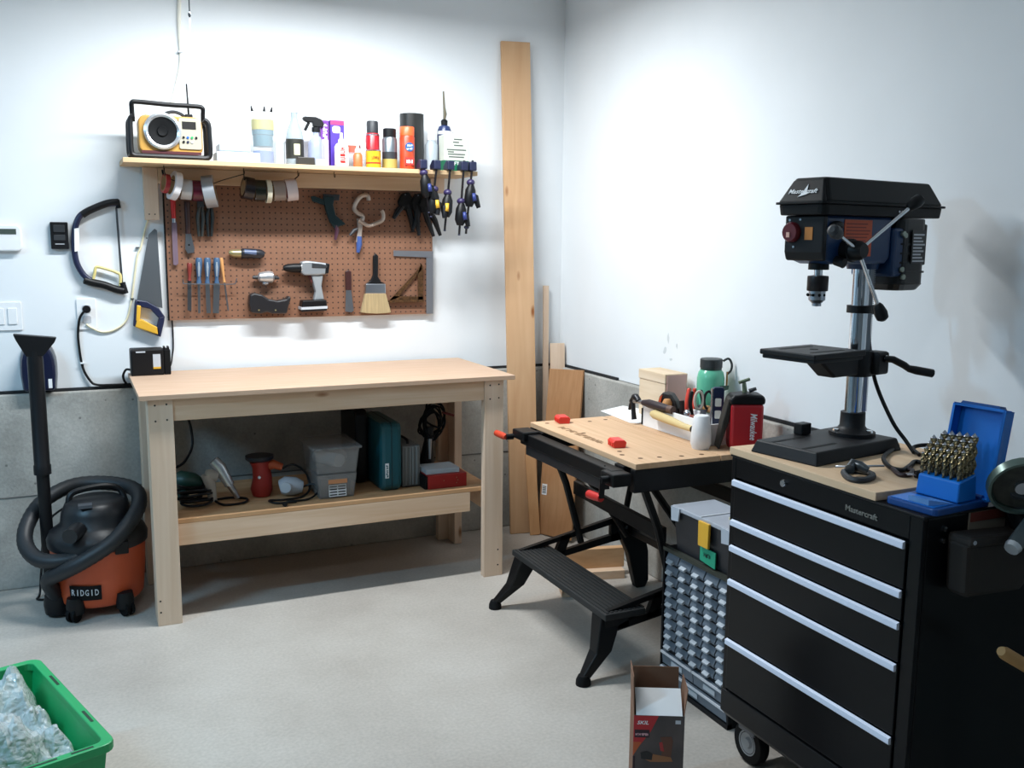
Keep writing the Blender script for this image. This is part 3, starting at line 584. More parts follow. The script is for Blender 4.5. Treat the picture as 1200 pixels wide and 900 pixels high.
lettering('DEFTOP', t, white, (-.645,-.1659,SZ+.036), (1,0,0), (0,0,1), .088, .017)
tp = mat('tin_text', '#59625c', .6)
for (z, a, b) in ((.145,-.66,-.62), (.132,-.665,-.635), (.118,-.66,-.615), (.098,-.695,-.60), (.088,-.69,-.66), (.078,-.69,-.605), (.066,-.685,-.61)):
    part('print_line', MB().box(a,b,-.1656,-.1648,SZ+z-.003,SZ+z+.0025), tp, t)
# the shelf is deep: bring its things forward from the wall
for o in [o for o in COL.objects if o.parent is None and o.name not in before_shelf]:
    y0 = o.location.y; y1 = y0-.055; o.location.x = CAM.x+(o.location.x-CAM.x)*(y1-CAM.y)/(y0-CAM.y); o.location.y = y1
# ================================================================== tape rolls strung under the shelf
def tape(name, label, c, r, rin, wdt, m, core, tilt=0, yaw=0):
    t = thing(name, label, 'tape', c, group=None, world=True)
    R_ = Matrix.Translation(c) @ Matrix.Rotation(math.radians(yaw), 4, 'Z') @ Matrix.Rotation(math.radians(tilt), 4, 'Y')
    h = wdt/2
    part('winding', MB().lathe([(rin+.003,-h),(r,-h),(r,h),(rin+.003,h)], n=28, ax='x').xf(R_), m, t)
    part('core', MB().lathe([(rin,-h),(rin+.003,-h),(rin+.003,h),(rin,h),(rin,-h)], n=24, ax='x').xf(R_), core, t)
card = mat('cardboard_core', '#b08d63', .8); gloss = dict(rough=.25)
ty = -.13
ZC = 1.695
tape('tape_roll', 'wide white tape roll hanging beside the shelf support block', (-1.897,ty,1.692), .060, .038, .026, mat('tape_white', '#e6e4e6', .3), card, 14, 12)
tape('tape_roll', 'dark red small tape roll hanging behind the wide white roll', (-1.932,ty,1.700), .040, .030, .018, mat('tape_crimson', '#a3262c', .3), card, 10, 12)
tape('tape_roll', 'silvery grey wide tape roll between the white and maroon rolls', (-1.852,ty,1.678), .042, .030, .042, mat('tape_greywhite', '#b9b6b4', .3), card, 4)
tape('tape_roll', 'maroon tape roll between two grey rolls', (-1.808,ty,1.674), .043, .030, .040, mat('tape_maroon', '#5a1529', .25), card, 0)
tape('tape_roll', 'large silver duct tape roll with a grey face', (-1.757,ty,1.672), .068, .040, .046, mat('tape_silver', '#9ea2a8', .3, .4), card, -9, -12)
tape('tape_roll', 'black glossy tape roll at the end of the second string', (-1.598,ty,1.690), .048, .030, .042, mat('tape_black', '#1c1416', .2), card, 9, 6)
tape('tape_roll', 'dark green black tape roll beside the cream roll', (-1.549,ty,1.682), .046, .030, .044, mat('tape_darkgreen', '#1c1f17', .2), card, 2)
tape('tape_roll', 'thin cream masking tape roll on the second string', (-1.512,ty,1.680), .050, .030, .020, mat('tape_cream', '#dcd3bb', .6), card, 0)
tape('tape_roll', 'translucent brown packing tape roll on the second string', (-1.468,ty,1.684), .044, .034, .050, mat('tape_brown', '#8f8178', .2), card, -4)
tape('tape_roll', 'pinkish white tape roll with a red core at the string end', (-1.412,ty,1.690), .048, .034, .046, mat('tape_pink', '#d5c6c4', .3), mat('red_core', '#8c2a2a', .6), -8, -5)
for (pts, lb) in (([(-1.94,-.178,SZ-.043),(-1.935,-.15,1.74),(-1.925,ty,1.722),(-1.85,ty,1.704),(-1.76,ty,1.702),(-1.70,-.145,1.722),(-1.62,-.178,SZ-.043)], 'thin black string holding the tapes beside the shelf support block'),
                  ([(-1.6205,-.180,SZ-.045),(-1.615,-.15,1.735),(-1.60,ty,1.716),(-1.51,ty,1.706),(-1.42,ty,1.718),(-1.40,-.15,1.735),(-1.39,-.178,SZ-.043)], 'thin black string holding the black, cream and pinkish tapes')):
    single('tape_string', MB().spline(pts, .0022, 6), black, lb, 'string')
# ================================================================== tools on the pegboard
def V(u, v, y=-.04): return survey(u, v, y=y)
def rod(m, a, b, r, r2=None, n=10, y=-.04, y2=None): return m.cyl(V(*a, y), V(*b, y if y2 is None else y2), r, r2, n)
# file and rasps under the tapes
t = thing('file_tool', 'long purple grey file with a red handle on the pegboard', 'file', V(205,310,-.03))
part('handle', rod(MB(), (202.5,232), (203.5,256), .012, .009, y=-.034), red, t); part('ferrule', rod(MB(), (203.5,256), (203.7,261), .008, y=-.034), steel, t)
part('blade', plate(MB(), [(201,260),(207,260),(209,309),(206,311),(203,310)], -.037, -.031), mat('file_purple', '#7b6877', .5, .4), t)
t = thing('chisel_scraper', 'scraper with a dark brown handle and short wide steel blade', 'scraper', V(222,296,-.03))
part('handle', rod(MB(), (219,236), (220.5,274), .013, .011, y=-.036), mat('dark_walnut', '#3b211c', .45), t)
part('blade', plate(MB(), [(217.5,273),(223.5,273),(228,292),(227,296),(220,297),(217,292)], -.039, -.034), steel, t)
part('blade_hole', MB().cyl(V(221.5,287,-.0395), V(221.5,287,-.0335), .004, n=8), blackm, t)
for i, (u, c_, lb) in enumerate(((235,'#3a3a36','dark grey handled pliers hanging beside the dark brown scraper'), (246,'#1c1d1c','black handled pliers hanging under the silver duct tape'))):
    t = thing('pliers', lb, 'pliers', V(u,278,-.03)); m = mat('plier_grip_%d' % i, c_, .5)
    part('jaws', plate(MB(), [(u-4,232),(u+3,232),(u+4,243),(u-4,243)], -.04, -.028), dsteel, t)
    for s in (-1, 1): part('handle', MB().tube([V(u+s*1.5,242,-.034),V(u+s*3.2,255,-.034),V(u+s*1.8,277,-.034)], [.007,.0085,.006], 8), m, t)
# chisel rack
z_ = V(215,331).z
t = thing('tool_rack', 'wire tool rack holding the chisels on the pegboard', 'tool rack', (-1.75,-.03,z_-.01))
part('wire', MB().spline([V(214,327,-.055),V(215,331,-.055),V(217,332.5,-.058),V(240,333,-.058),V(272,333,-.058),V(276,331,-.056),V(277.5,326,-.052)], .0022, 6), dsteel, t)
for u in (227, 249.5, 271): part('rack_arm', MB().cyl(V(u,333,-.0205), V(u,333,-.058), .002, n=6), dsteel, t)
def chisel(name, label, cat, top, mid, bot, hm, hr, bladew, bm=steel, group=None):
    y = -.044; t = thing(name, label, cat, V(*bot, y), group=group)
    a, b, c = V(*top, y), V(*mid, y), V(*bot, y)
    part('handle', MB().tube([a, a+(b-a)*.08, a+(b-a)*.35, a+(b-a)*.8, b], [hr*.75,hr,hr*.95,hr*.55,hr*.8], 10), hm, t)
    part('blade', MB().bar(b, c, bladew, .003, (0,1,0)), bm, t)
    return t
chisel('awl', 'short chisel with a brick red handle in the rack', 'chisel', (222,308), (222,329), (222,364), mat('brick_red', '#7c2b22', .45), .011, .016, dsteel)
cg = mat('chisel_blue', '#3f5a78', .4)
for (u, u2, bw, nm) in ((233,233.5,.010,'narrow'), (243,244.5,.018,'medium'), (254,253,.026,'broad')):
    t = chisel('wood_chisel', '%s bladed wood chisel with a slate blue handle in the rack' % nm, 'chisel', (u,302), (u,332), (u2,367), cg, .0145, bw)
    part('grip_inlay', MB().tube([V(u,307,-.056),V(u,313,-.0565),V(u,324,-.0525)], [.003,.006,.003], 8), mat('chisel_grey', '#8f9aa5', .4), t)
t = chisel('carving_tool', 'thin carving tool with a wooden handle at the rack end', 'carving tool', (259,302), (263,331), (267.5,364), mat('beech', '#c98f57', .5), .0085, .006)
# gadgets
t = thing('driver_attachment', 'black driver attachment with a brass nose on the pegboard', 'drill attachment', V(290,304,-.05))
part('body', MB().tube([V(282,297,-.045),V(284,297,-.045),V(296,297,-.045),V(306,297.5,-.045),V(309.5,298,-.045)], [.018,.023,.022,.02,.012], 14), mat('gadget_black', '#202128', .35), t)
part('nose', MB().tube([V(268,296,-.045),V(270,296,-.045),V(274,297,-.045),V(282,297,-.045)], [.008,.013,.017,.019], 12), mat('dull_brass', '#a89b72', .35, .7), t)
part('side_label', MB().tube([V(286,296,-.0535),V(300,296.5,-.053)], [.0155,.015], 10), mat('gadget_blue', '#53607c', .35), t)
t = thing('angle_attachment', 'silver right angle drill attachment on the pegboard', 'drill attachment', V(311,333,-.05))
part('body', MB().tube([V(302,325,-.045),V(304,325,-.045),V(315,324.5,-.045),V(319,325,-.045),V(321,325,-.045)], [.012,.022,.028,.026,.016], 14), mat('satin_aluminium', '#cfd3d8', .3, .8), t)
part('shank', rod(MB(), (296,325), (303,325), .007, .010, y=-.045), dgrey, t); part('collar', rod(MB(), (321,325), (327,326), .011, .006, y=-.045), dgrey, t)
part('lower_housing', MB().ball(V(311,332,-.045), (.016,.014,.010)), steel, t)
t = thing('black_attachment', 'black oscillating tool head hanging low on the pegboard', 'drill attachment', V(315,366,-.05))
part('body', plate(MB(), [(292,345),(297,343),(306,345),(314,350),(324,352),(334,350),(338,346),(340,349),(337,358),(335,367),(318,367),(312,365),(305,367),(294,366),(291,357)], -.075, -.0215), mat('tool_black', '#1e1d20', .4), t, .008)
for u in (303.5, 323): part('brass_contact', MB().cyl(V(u,363.5,-.0775), V(u,363.5,-.0745), .004, n=8), mat('dull_brass', '#a89b72'), t)
# cordless drill
t = thing('cordless_drill', 'silver and black cordless drill hanging on the pegboard', 'drill', V(366,365,-.06)); y = -.056
part('body', plate(MB(), [(352,306.5),(360,305.5),(372,307),(383,308.5),(384.5,313),(382.5,321),(372,322.5),(356,322.5),(352,320)], -.082, -.03), mat('drill_silver', '#93979b', .35, .3), t, .007)
part('top_cover', plate(MB(), [(364,308),(375,309),(382,311),(381,314),(364,313.5)], -.085, -.027), dgrey, t, .002)
part('rear_cap', plate(MB(), [(380,308),(385,309),(383.5,320),(379,321)], -.083, -.029), black, t, .004)
part('chuck', MB().tube([V(332,314,y),V(335,314,y),V(343,314,y),V(352.5,314,y)], [.010,.016,.021,.022], 14), black, t)
part('torque_ring', MB().tube([V(352,314,y),V(358,314,y)], [.026,.026], 16), mat('drill_ring', '#d4d6d8', .25, .7), t)
part('grip', plate(MB(), [(364,322),(378,322),(376,335),(379,351),(367,352),(369,342),(366,330)], -.074, -.038), mat('drill_grip', '#8f9396', .5), t, .006)
part('trigger', plate(MB(), [(361,323),(367,323),(368,332),(364,331)], -.064, -.048), mat('trigger_red', '#5b2a26', .5), t, .002)
part('battery', plate(MB(), [(353,352),(381,351),(381.5,363.5),(351.5,365)], -.088, -.024), black, t, .004)
part('battery_stripe', plate(MB(), [(351.2,359.5),(381.8,358),(381.8,361),(351.2,362.5)], -.0892, -.0228), lgrey, t)
# putty knife, brush, squares
t = thing('putty_knife', 'putty knife with a dark red brown handle on the pegboard', 'putty knife', V(410,366,-.03))
part('handle', plate(MB(), [(404.5,318),(408,316.5),(411.5,318),(411.5,340),(405,340)], -.042, -.028), mat('rosewood', '#3a1d1c', .4), t, .003)
part('blade', plate(MB(), [(405.5,340),(411.5,340),(414.5,364),(412,366),(404.5,365)], -.036, -.034), steel, t)
t = thing('paint_brush', 'wide pale bristle paint brush with a black handle on the pegboard', 'paint brush', V(440,367,-.04))
part('handle', plate(MB(), [(437,300),(440,297),(443,300),(442.5,324),(446,330),(451,332),(428,333),(434,329),(437,322)], -.046, -.03), black, t, .003)
part('ferrule', plate(MB(), [(428,332.5),(451,332.5),(451.5,344),(427.5,344)], -.049, -.027), steel, t, .003)
part('bristles', plate(MB(), [(427.5,344),(451.5,344),(457.5,366),(450,367),(440,367.5),(430,367),(422.5,366)], -.05, -.026), mat('bristle', '#ab9670', .9, var=.18, vscale=60, stretch=(6,1,.2)), t, .002)
t = thing('speed_square', 'bronze coloured triangular square beside the paint brush', 'speed square', V(480,353,-.03))
bm_ = mat('bronze_square', '#5d4128', .35, .5, var=.5, vscale=90)
sq = MB()
for pix in ([(493.5,309),(496,313),(495.5,353),(490,353),(489.5,320)], [(456,352),(461,347),(496,347.5),(496,353)], [(456,352.5),(488,318),(494,309),(494,316),(466,349)]): plate(sq, pix, -.034, -.029)
part('frame', sq, bm_, t); part('fence', plate(MB(), [(455,352),(496,351),(496,354),(455,354.5)], -.042, -.0285), bm_, t)
t = thing('carpenter_square', 'grey steel carpenter square hanging at the pegboard edge', 'carpenter square', V(500,367,-.03))
part('tongue', plate(MB(), [(461,293.5),(507.5,294.5),(507.5,302),(461,300)], -.0275, -.025), mat('square_steel', '#8f9096', .4, .8), t)
part('blade', plate(MB(), [(499.5,302),(507.5,302),(507.5,367.5),(499.5,367.5)], -.0275, -.025), mat('square_steel', '#8f9096'), t)
# clamps and pliers in the shade of the shelf
t = thing('locking_pliers', 'dark teal strap clamp hanging under the shelf', 'clamp', V(393,280,-.04)); tealm = mat('dark_teal_steel', '#22363a', .35, .4)
part('body', plate(MB(), [(378,231),(383,229),(392,231),(390,240),(393,252),(402,260),(405,263),(398,265),(392,268),(386,260),(381,246)], -.05, -.03), tealm, t, .004)
part('jaw', plate(MB(), [(364,230),(368,229.5),(380,234),(384,242),(378,240),(366,236)], -.046, -.034), tealm, t, .003)
part('top_fitting', plate(MB(), [(378,227),(398,228),(397,235),(380,234)], -.046, -.034), mat('dark_steel_b', '#3a3f44', .4, .6), t, .002)
part('handle', MB().tube([V(393,264,-.04),V(395,270,-.04),V(393,281,-.04)], [.012,.011,.006], 8), mat('dark_wine', '#4a2a3a', .4), t)
t = thing('locking_c_clamp', 'pale steel locking clamp with open jaws and blue handle', 'clamp', V(420,296,-.04)); pal = mat('pale_steel', '#b9aba0', .35, .5)
part('upper_jaw', MB().spline([V(432,235,-.036),V(431,230,-.036),V(426,229,-.036),V(420,233,-.036),V(415,243,-.036),V(418,249,-.036),V(425,254,-.036),V(422,264,-.036)], .0105, 8), pal, t)
part('lower_jaw', MB().spline([V(420,258,-.05),V(425,261,-.05),V(432,264.5,-.05),V(440,262,-.05),V(448,258,-.05),V(449,251,-.05),V(447,247,-.05)], .0095, 8), pal, t)
part('body', plate(MB(), [(418,256),(425,256),(424,270),(423,284),(417,284),(419,268)], -.045, -.03), pal, t, .003)
part('lever', MB().tube([V(419,268,-.052),V(415,270,-.052),V(410,276,-.052)], [.006,.009,.006], 8), dgrey, t)
part('handle_grip', MB().tube([V(421,277,-.04),V(421,286,-.04),V(419.5,296,-.04)], [.012,.014,.008], 10), mat('grip_blue', '#3d5590', .4), t)
for i, (u0, v0, legs, lb) in enumerate(((475,228,((461,256),(484,272)), 'black spring clamp with a grey inner arm on the pegboard'), (490,229,((491,276),(484,268)), 'black spring clamp hanging between two other black clamps'), (499,231,((508,277),(516,276)), 'black spring clamp with long handles at the pegboard edge'))):
    t = thing('spring_clamp', lb, 'spring clamp', V(*legs[0],-.04)); yy = -.036-.012*i
    part('jaw_head', plate(MB(), [(u0-9,v0+8),(u0-4,v0-1),(u0+3,v0-3),(u0+9,v0+5),(u0+8,v0+18),(u0-6,v0+18)], yy-.014, yy+.014), blackm, t, .006)
    for k, (u, v) in enumerate(legs):
        part('handle', MB().tube([V(u0+(k*2-1)*2,v0+12,yy),V((u0+u)/2+(k*2-1)*2,(v0+v)/2+5,yy),V(u,v,yy)], [.016,.014,.008], 10), black, t)
    if i == 0: part('inner_arm', MB().tube([V(473,242,yy-.018),V(462,257,yy-.018)], [.006,.004], 8), dgrey, t)
    part('pivot', MB().cyl(V(u0,v0,yy-.016), V(u0,v0,yy+.016), .004, n=8), dsteel, t)
# bar clamps on the front edge of the shelf
def bar_clamp(label, top, bot, slide, tilt, flip, yel):
    """top: pixel of the fixed jaw on the shelf edge, bot: end of the bar, slide: sliding jaw"""
    y = SF-.016; t = thing('bar_clamp', label, 'bar clamp', W(*bot, y), group=None)
    a, b, s = W(*top, y), W(*bot, y), W(*slide, y)
    part('bar', MB().bar(a, b, .009, .005, (0,1,0)), mat('bar_black', '#231f22', .4, .5), t)
    part('fixed_jaw', MB().prism([(y-.012,SZ+.001),(y-.010,SZ+.042),(y+.02,SZ+.044),(y+.052,SZ+.022),(y+.052,SZ+.002),(y+.02,SZ+.001)], 'x', a.x-.017, a.x+.017), mat('clamp_navy', '#1f2440', .4), t, .005)
    m = mat('clamp_navy'  , '#1f2440'); d = (b-a).normalized(); f = -1 if flip else 1
    part('sliding_jaw', MB().tube([s-d*.045,s-d*.02,s+d*.03,s+d*.055], [.013,.024,.026,.015], 10), black, t)
    part('jaw_pad', MB().ball(s-d*.055+Vector((0,.008,0)), (.019,.022,.016)), mat('clamp_violet', '#322a52', .4), t)
    part('trigger_handle', MB().tube([s+Vector((0,-.006,0)),s+Vector((f*.02,-.014,-.012)),s+Vector((f*tilt,-.018,-.06))], [.014,.016,.010], 10), black, t)
    part('release_lever', MB().tube([s+Vector((f*.008,-.022,.005)),s+Vector((f*.012,-.026,-.03))], [.009,.010], 8), yellow if yel else mat('clamp_blue', '#2d3a78', .4), t)
    part('end_stop', MB().ball(b-d*.03, (.013,.010,.009)) if yel is None else MB().cyl(b-d*.006, b, .006, n=8), m, t)
bar_clamp('bar clamp on the shelf edge closest to the black roll', (496,194), (503,250), (499,217), .03, False, False)
bar_clamp('bar clamp with a yellow lever hanging from the shelf edge', (512,193), (505,255), (508,236), .012, False, True)
bar_clamp('bar clamp below the green band of the tin, blue lower jaw', (528,192), (521,271), (524,240), .02, True, True)
bar_clamp('long bar clamp hanging below the tin edge, black handle', (544,188), (538,276), (540,250), .03, False, False)
bar_clamp('bar clamp with raised trigger at the shelf end', (554,188), (546,274), (551,228), .035, False, None)
# ================================================================== on the workbench shelf
LS = .4032
def tub(t, x0, x1, y0, y1, z0, z1, flare, m):
    """open tapering tub with walls"""
    f = flare; w_ = .004
    o = [(x0,y0,z0),(x1,y0,z0),(x1,y1,z0),(x0,y1,z0),(x0-f,y0-f,z1),(x1+f,y0-f,z1),(x1+f,y1+f,z1),(x0-f,y1+f,z1)]
    i = [(x0-f+w_,y0-f+w_,z1),(x1+f-w_,y0-f+w_,z1),(x1+f-w_,y1+f-w_,z1),(x0-f+w_,y1+f-w_,z1),(x0+w_,y0+w_,z0+w_),(x1-w_,y0+w_,z0+w_),(x1-w_,y1-w_,z0+w_),(x0+w_,y1-w_,z0+w_)]
    return MB().add(o+i, [(3,2,1,0),(0,1,5,4),(1,2,6,5),(2,3,7,6),(3,0,4,7),(4,5,9,8),(5,6,10,9),(6,7,11,10),(7,4,8,11),(8,9,13,12),(9,10,14,13),(10,11,15,14),(11,8,12,15),(12,13,14,15)])
tubm = mat('tub_plastic', '#9a9896', .25, alpha=.42)
t = thing('storage_tub', 'translucent storage tub with a black and white label, under another tub', 'storage tub', (-1.345,-.45,LS))
part('tub', tub(t, -1.42,-1.275,-.575,-.36,LS,LS+.105,.012,tubm), tubm, t, .002)
part('label', MB().box(-1.382,-1.308,-.5805,-.5785,LS+.008,LS+.058).xf(Raxis(-6,'X',(-1.34,-.578,LS+.03))), paper, t)
pm = mat('label_print', '#232323', .6)
for i in range(4):
    for k in range(2): part('print_line', MB().box(-1.379+k*.036,-1.379+k*.036+.031,-.5815,-.5795,LS+.013+i*.0115,LS+.018+i*.0115).xf(Raxis(-6,'X',(-1.34,-.578,LS+.03))), pm, t)
part('orange_strip', MB().box(-1.385,-1.305,-.5845,-.5825,LS+.064,LS+.082), mat('orange_paper', '#c98a5e', .7), t)
part('contents', MB().box(-1.41,-1.285,-.56,-.38,LS+.005,LS+.08), mat('grey_contents', '#8d8885', .8, var=.3, vscale=40), t)
t = thing('storage_tub', 'lidded translucent tub holding a white jar, on top of another tub', 'storage tub', (-1.345,-.45,LS+.1055))
part('tub', tub(t, -1.43,-1.265,-.58,-.36,LS+.1055,LS+.21,.012,tubm), tubm, t, .002)
part('lid', MB().box(-1.452,-1.243,-.602,-.338,LS+.2105,LS+.222), tubm, t, .004)
part('jar', MB().cyl((-1.39,-.42,LS+.15), (-1.33,-.56,LS+.155), .028, n=14), white, t)
part('bag', MB().ball((-1.32,-.46,LS+.15), (.05,.07,.035)), mat('crumpled_bag', '#c9c3bd', .6, var=.2, vscale=50), t)
t = thing('tool_case', 'tall dark teal moulded tool case standing on the bench shelf', 'tool case', (-1.10,-.40,LS))
tc_ = mat('case_teal', '#114e57', .45)
part('shell', MB().prism(rrect(-.565,-.235,LS,LS+.30,.03), 'x', -1.150, -1.056), tc_, t, .018)
part('seam', MB().prism(rrect(-.567,-.233,LS+.002,LS+.302,.03), 'x', -1.105, -1.101), mat('case_seam', '#0b3238', .6), t)
part('label', MB().box(-1.133,-1.117,-.5675,-.5655,LS+.06,LS+.125), paper, t)
print_marks(t, teal, (-1.125,-.5678,LS+.092), (0,0,1), (-1,0,0), .055, .010, 6)
t = thing('dark_tool_case', 'black tool case standing behind the teal case', 'tool case', (-1.18,-.22,LS))
part('shell', MB().prism(rrect(-.40,-.14,LS,LS+.335,.04), 'x', -1.215, -1.158), black, t, .012)
part('handle', MB().spline([(-1.187,-.33,LS+.33),(-1.187,-.32,LS+.36),(-1.187,-.22,LS+.36),(-1.187,-.21,LS+.33)], .009), black, t)
t = thing('grey_case', 'grey ribbed plastic case beside the teal tool case', 'tool case', (-1.0,-.42,LS))
part('shell', MB().box(-1.045,-.962,-.53,-.30,LS+.004,LS+.185), mat('case_grey', '#6d706f', .5), t, .006)
for x in (-1.028,-1.010,-.997,-.979): part('rib', MB().box(x-.004,x+.004,-.536,-.529,LS+.012,LS+.18), mat('case_grey2', '#7b7e7d', .5), t, .002)
part('base', MB().box(-1.043,-.964,-.525,-.305,LS,LS+.0045), blackm, t)
part('handle', MB().spline([(-1.003,-.48,LS+.182),(-1.003,-.47,LS+.20),(-1.003,-.38,LS+.20),(-1.003,-.37,LS+.182)], .006), black, t)
t = thing('red_metal_box', 'low red metal box with a clear tray on its lid', 'box', (-.855,-.53,LS))
part('box', MB().box(-.953,-.772,-.605,-.46,LS,LS+.062), mat('box_red', '#9c2320', .4), t, .003)
part('dark_end', MB().box(-.966,-.9535,-.60,-.465,LS,LS+.058), blackm, t, .002)
for (dx, dz) in ((-.82,.02),(-.815,.032),(-.82,.044),(-.88,.035)): part('rivet', MB().cyl((dx,-.6065,LS+dz), (dx,-.604,LS+dz), .0022, n=6), mat('dull_brass', '#a89b72'), t)
single('clear_organizer', MB().box(-.955,-.80,-.59,-.47,LS+.0625,LS+.085), frost, 'flat clear organizer lying on the red metal box', 'organizer', bevel=.003)
# corded tool with a steel shaft standing over the red box
t = thing('corded_tool', 'dark corded tool with a bundled cord beside the red metal box', 'power tool', (-.88,-.40,LS))
part('body', MB().tube([(-.885,-.40,LS),(-.885,-.40,LS+.08),(-.88,-.41,LS+.17),(-.875,-.41,LS+.24)], [.04,.035,.022,.02], 12), black, t)
part('shaft', MB().tube([(-.892,-.455,LS+.10),(-.888,-.445,LS+.19)], [.006,.011], 10), steel, t)
cb = MB()
for i in range(9):
    a = random.uniform(0,6); cx, cz = -.86+random.uniform(-.02,.02), LS+.27+random.uniform(-.03,.03)
    cb.spline([(cx+.055*math.cos(a+k*PI/3)*random.uniform(.6,1.1), -.40+random.uniform(-.03,.03), cz+.075*math.sin(a+k*PI/3)*random.uniform(.6,1.1)) for k in range(6)], .0045, 6, 5, True)
part('cord_bundle', cb, blackm, t)
part('cord_end', MB().spline([(-.81,-.40,LS+.30),(-.78,-.42,LS+.29),(-.762,-.43,LS+.285)], .006), mat('cord_red', '#6e2420', .5), t)
# sander, pad up
t = thing('orbital_sander', 'red orbital sander resting with its dark round pad upward', 'sander', (-1.625,-.42,LS))
part('pad', MB().lathe([(0,.155),(.05,.155),(.058,.162),(.058,.175),(0,.178)], (-1.635,-.42,LS), 20), mat('sander_pad', '#1b1c26', .5), t)
part('motor_body', MB().tube([(-1.635,-.42,LS+.155),(-1.63,-.42,LS+.13),(-1.625,-.42,LS+.08),(-1.63,-.42,LS+.03),(-1.632,-.42,LS+.003)], [.042,.036,.040,.046,.036], 16), mat('sander_red', '#a02a22', .45), t)
part('handle', MB().tube([(-1.62,-.42,LS+.12),(-1.58,-.43,LS+.135),(-1.545,-.44,LS+.12)], [.02,.02,.015], 10), mat('sander_orange', '#b8532b', .5), t)
part('badge', MB().cyl((-1.645,-.457,LS+.09), (-1.645,-.464,LS+.09), .006, n=8), white, t)
part('cord', MB().spline([(-1.545,-.44,LS+.115),(-1.50,-.45,LS+.13),(-1.45,-.46,LS+.09),(-1.44,-.48,LS+.03),(-1.48,-.52,LS+.006),(-1.56,-.54,LS+.006),(-1.62,-.53,LS+.006),(-1.60,-.58,LS+.006),(-1.52,-.59,LS+.006)], .0045), black, t)
t = thing('small_grinder', 'pale grey small grinder lying beside the red sander', 'grinder', (-1.52,-.48,LS))
part('housing', MB().tube([(-1.56,-.46,LS+.04),(-1.54,-.465,LS+.045),(-1.50,-.475,LS+.042),(-1.47,-.48,LS+.036)], [.03,.04,.038,.025], 14), mat('pale_tool', '#b9bcc2', .45), t)
part('collar', MB().cyl((-1.545,-.51,LS+.05), (-1.55,-.525,LS+.052), .022, n=16), lgrey, t)
part('cord', MB().spline([(-1.47,-.48,LS+.036),(-1.43,-.50,LS+.05),(-1.42,-.53,LS+.02),(-1.47,-.57,LS+.006),(-1.55,-.575,LS+.006),(-1.57,-.61,LS+.006)], .0045), black, t)
part('plug', MB().tube([(-1.57,-.61,LS+.01),(-1.575,-.63,LS+.012)], [.006,.011], 8), black, t)
# tools at the left end
t = thing('green_drill', 'dark green corded drill with a black cord at the shelf end', 'drill', (-1.93,-.42,LS))
part('body', MB().tube([(-1.965,-.40,LS+.09),(-1.95,-.41,LS+.095),(-1.90,-.43,LS+.09),(-1.87,-.44,LS+.08)], [.035,.042,.036,.02], 14), dgreen, t)
part('grip', MB().tube([(-1.94,-.41,LS+.08),(-1.945,-.43,LS+.03),(-1.945,-.44,LS+.018)], [.026,.022,.018], 10), dgreen, t)
part('chuck', MB().tube([(-1.87,-.44,LS+.08),(-1.845,-.448,LS+.072)], [.018,.012], 10), black, t)
cb = MB()
for i in range(7):
    cx, cy = -1.92+random.uniform(-.02,.05), -.47+random.uniform(-.03,.02)
    cb.spline([(cx+.06*math.cos(k*PI/3+i), cy+.03*math.sin(k*PI/3+i)+random.uniform(-.008,.008), LS+.012+i*.011+random.uniform(0,.012)) for k in range(6)], .005, 6, 5, True)
part('cord_coil', cb, black, t)
part('cord', MB().spline([(-1.95,-.44,LS+.02),(-1.985,-.38,LS+.10),(-1.99,-.30,LS+.28),(-1.95,-.27,LS+.36),(-1.90,-.27,LS+.33),(-1.885,-.28,LS+.22),(-1.92,-.33,LS+.16),(-1.96,-.36,LS+.14)], .0055), black, t)
t = thing('heat_gun', 'pale grey heat gun with a silver barrel leaning on black cords', 'heat gun', (-1.80,-.46,LS))
part('grip', MB().tube([(-1.835,-.47,LS+.012),(-1.84,-.468,LS+.07),(-1.855,-.465,LS+.125)], [.018,.021,.024], 12), mat('warm_grey', '#a9a39a', .5), t)
part('body', MB().tube([(-1.86,-.462,LS+.125),(-1.845,-.462,LS+.12),(-1.815,-.46,LS+.11)], [.02,.027,.022], 12), mat('warm_grey', '#a9a39a'), t)
part('barrel', MB().tube([(-1.765,-.46,LS+.07),(-1.80,-.45,LS+.145),(-1.825,-.445,LS+.175)], [.02,.026,.024], 14), mat('bright_barrel', '#c5ccd2', .25, .6), t)
part('nozzle', MB().tube([(-1.735,-.465,LS+.012),(-1.765,-.46,LS+.07)], [.010,.014], 12), steel, t)
part('cord', MB().spline([(-1.835,-.47,LS+.02),(-1.80,-.52,LS+.006),(-1.72,-.52,LS+.006),(-1.70,-.46,LS+.006),(-1.76,-.42,LS+.006),(-1.82,-.43,LS+.006)], .005), black, t)
# ================================================================== boards leaning in the corner
plankm = wood('plank_pine', '#d2ac86', '#c69d76', 'z', 20, knot='#8a5127')
def leaning(name, label, b, tp, width, thick, m, wdir=(1,0,0), cat='board', bevel=.0015):
    """a board standing at b (centre of its foot) and leaning to tp"""
    b, tp = Vector(b), Vector(tp); e = (tp-b); L = e.length; e.normalize(); w_ = Vector(wdir); w_ = (w_-e*w_.dot(e)).normalized(); n = w_.cross(e)
    mb = MB().box(-width/2,width/2,-thick/2,thick/2,0,L); zmin = min((w_*x+n*y).z for x in (-width/2,width/2) for y in (-thick/2,thick/2))
    t = thing(name, label, cat, b, world=False)
    part('plank', mb.xf(M3((0,0,-zmin), w_, n, e)), m, t, bevel); return t, w_, n, e, -zmin
k1 = math.radians(-9)
leaning('tall_plank', 'tall pine plank leaning upright against the wall beside the workbench', (-.278,-.168,0), (-.284,-.022,2.432), .146, .019, plankm, (math.cos(k1), math.sin(k1), 0))
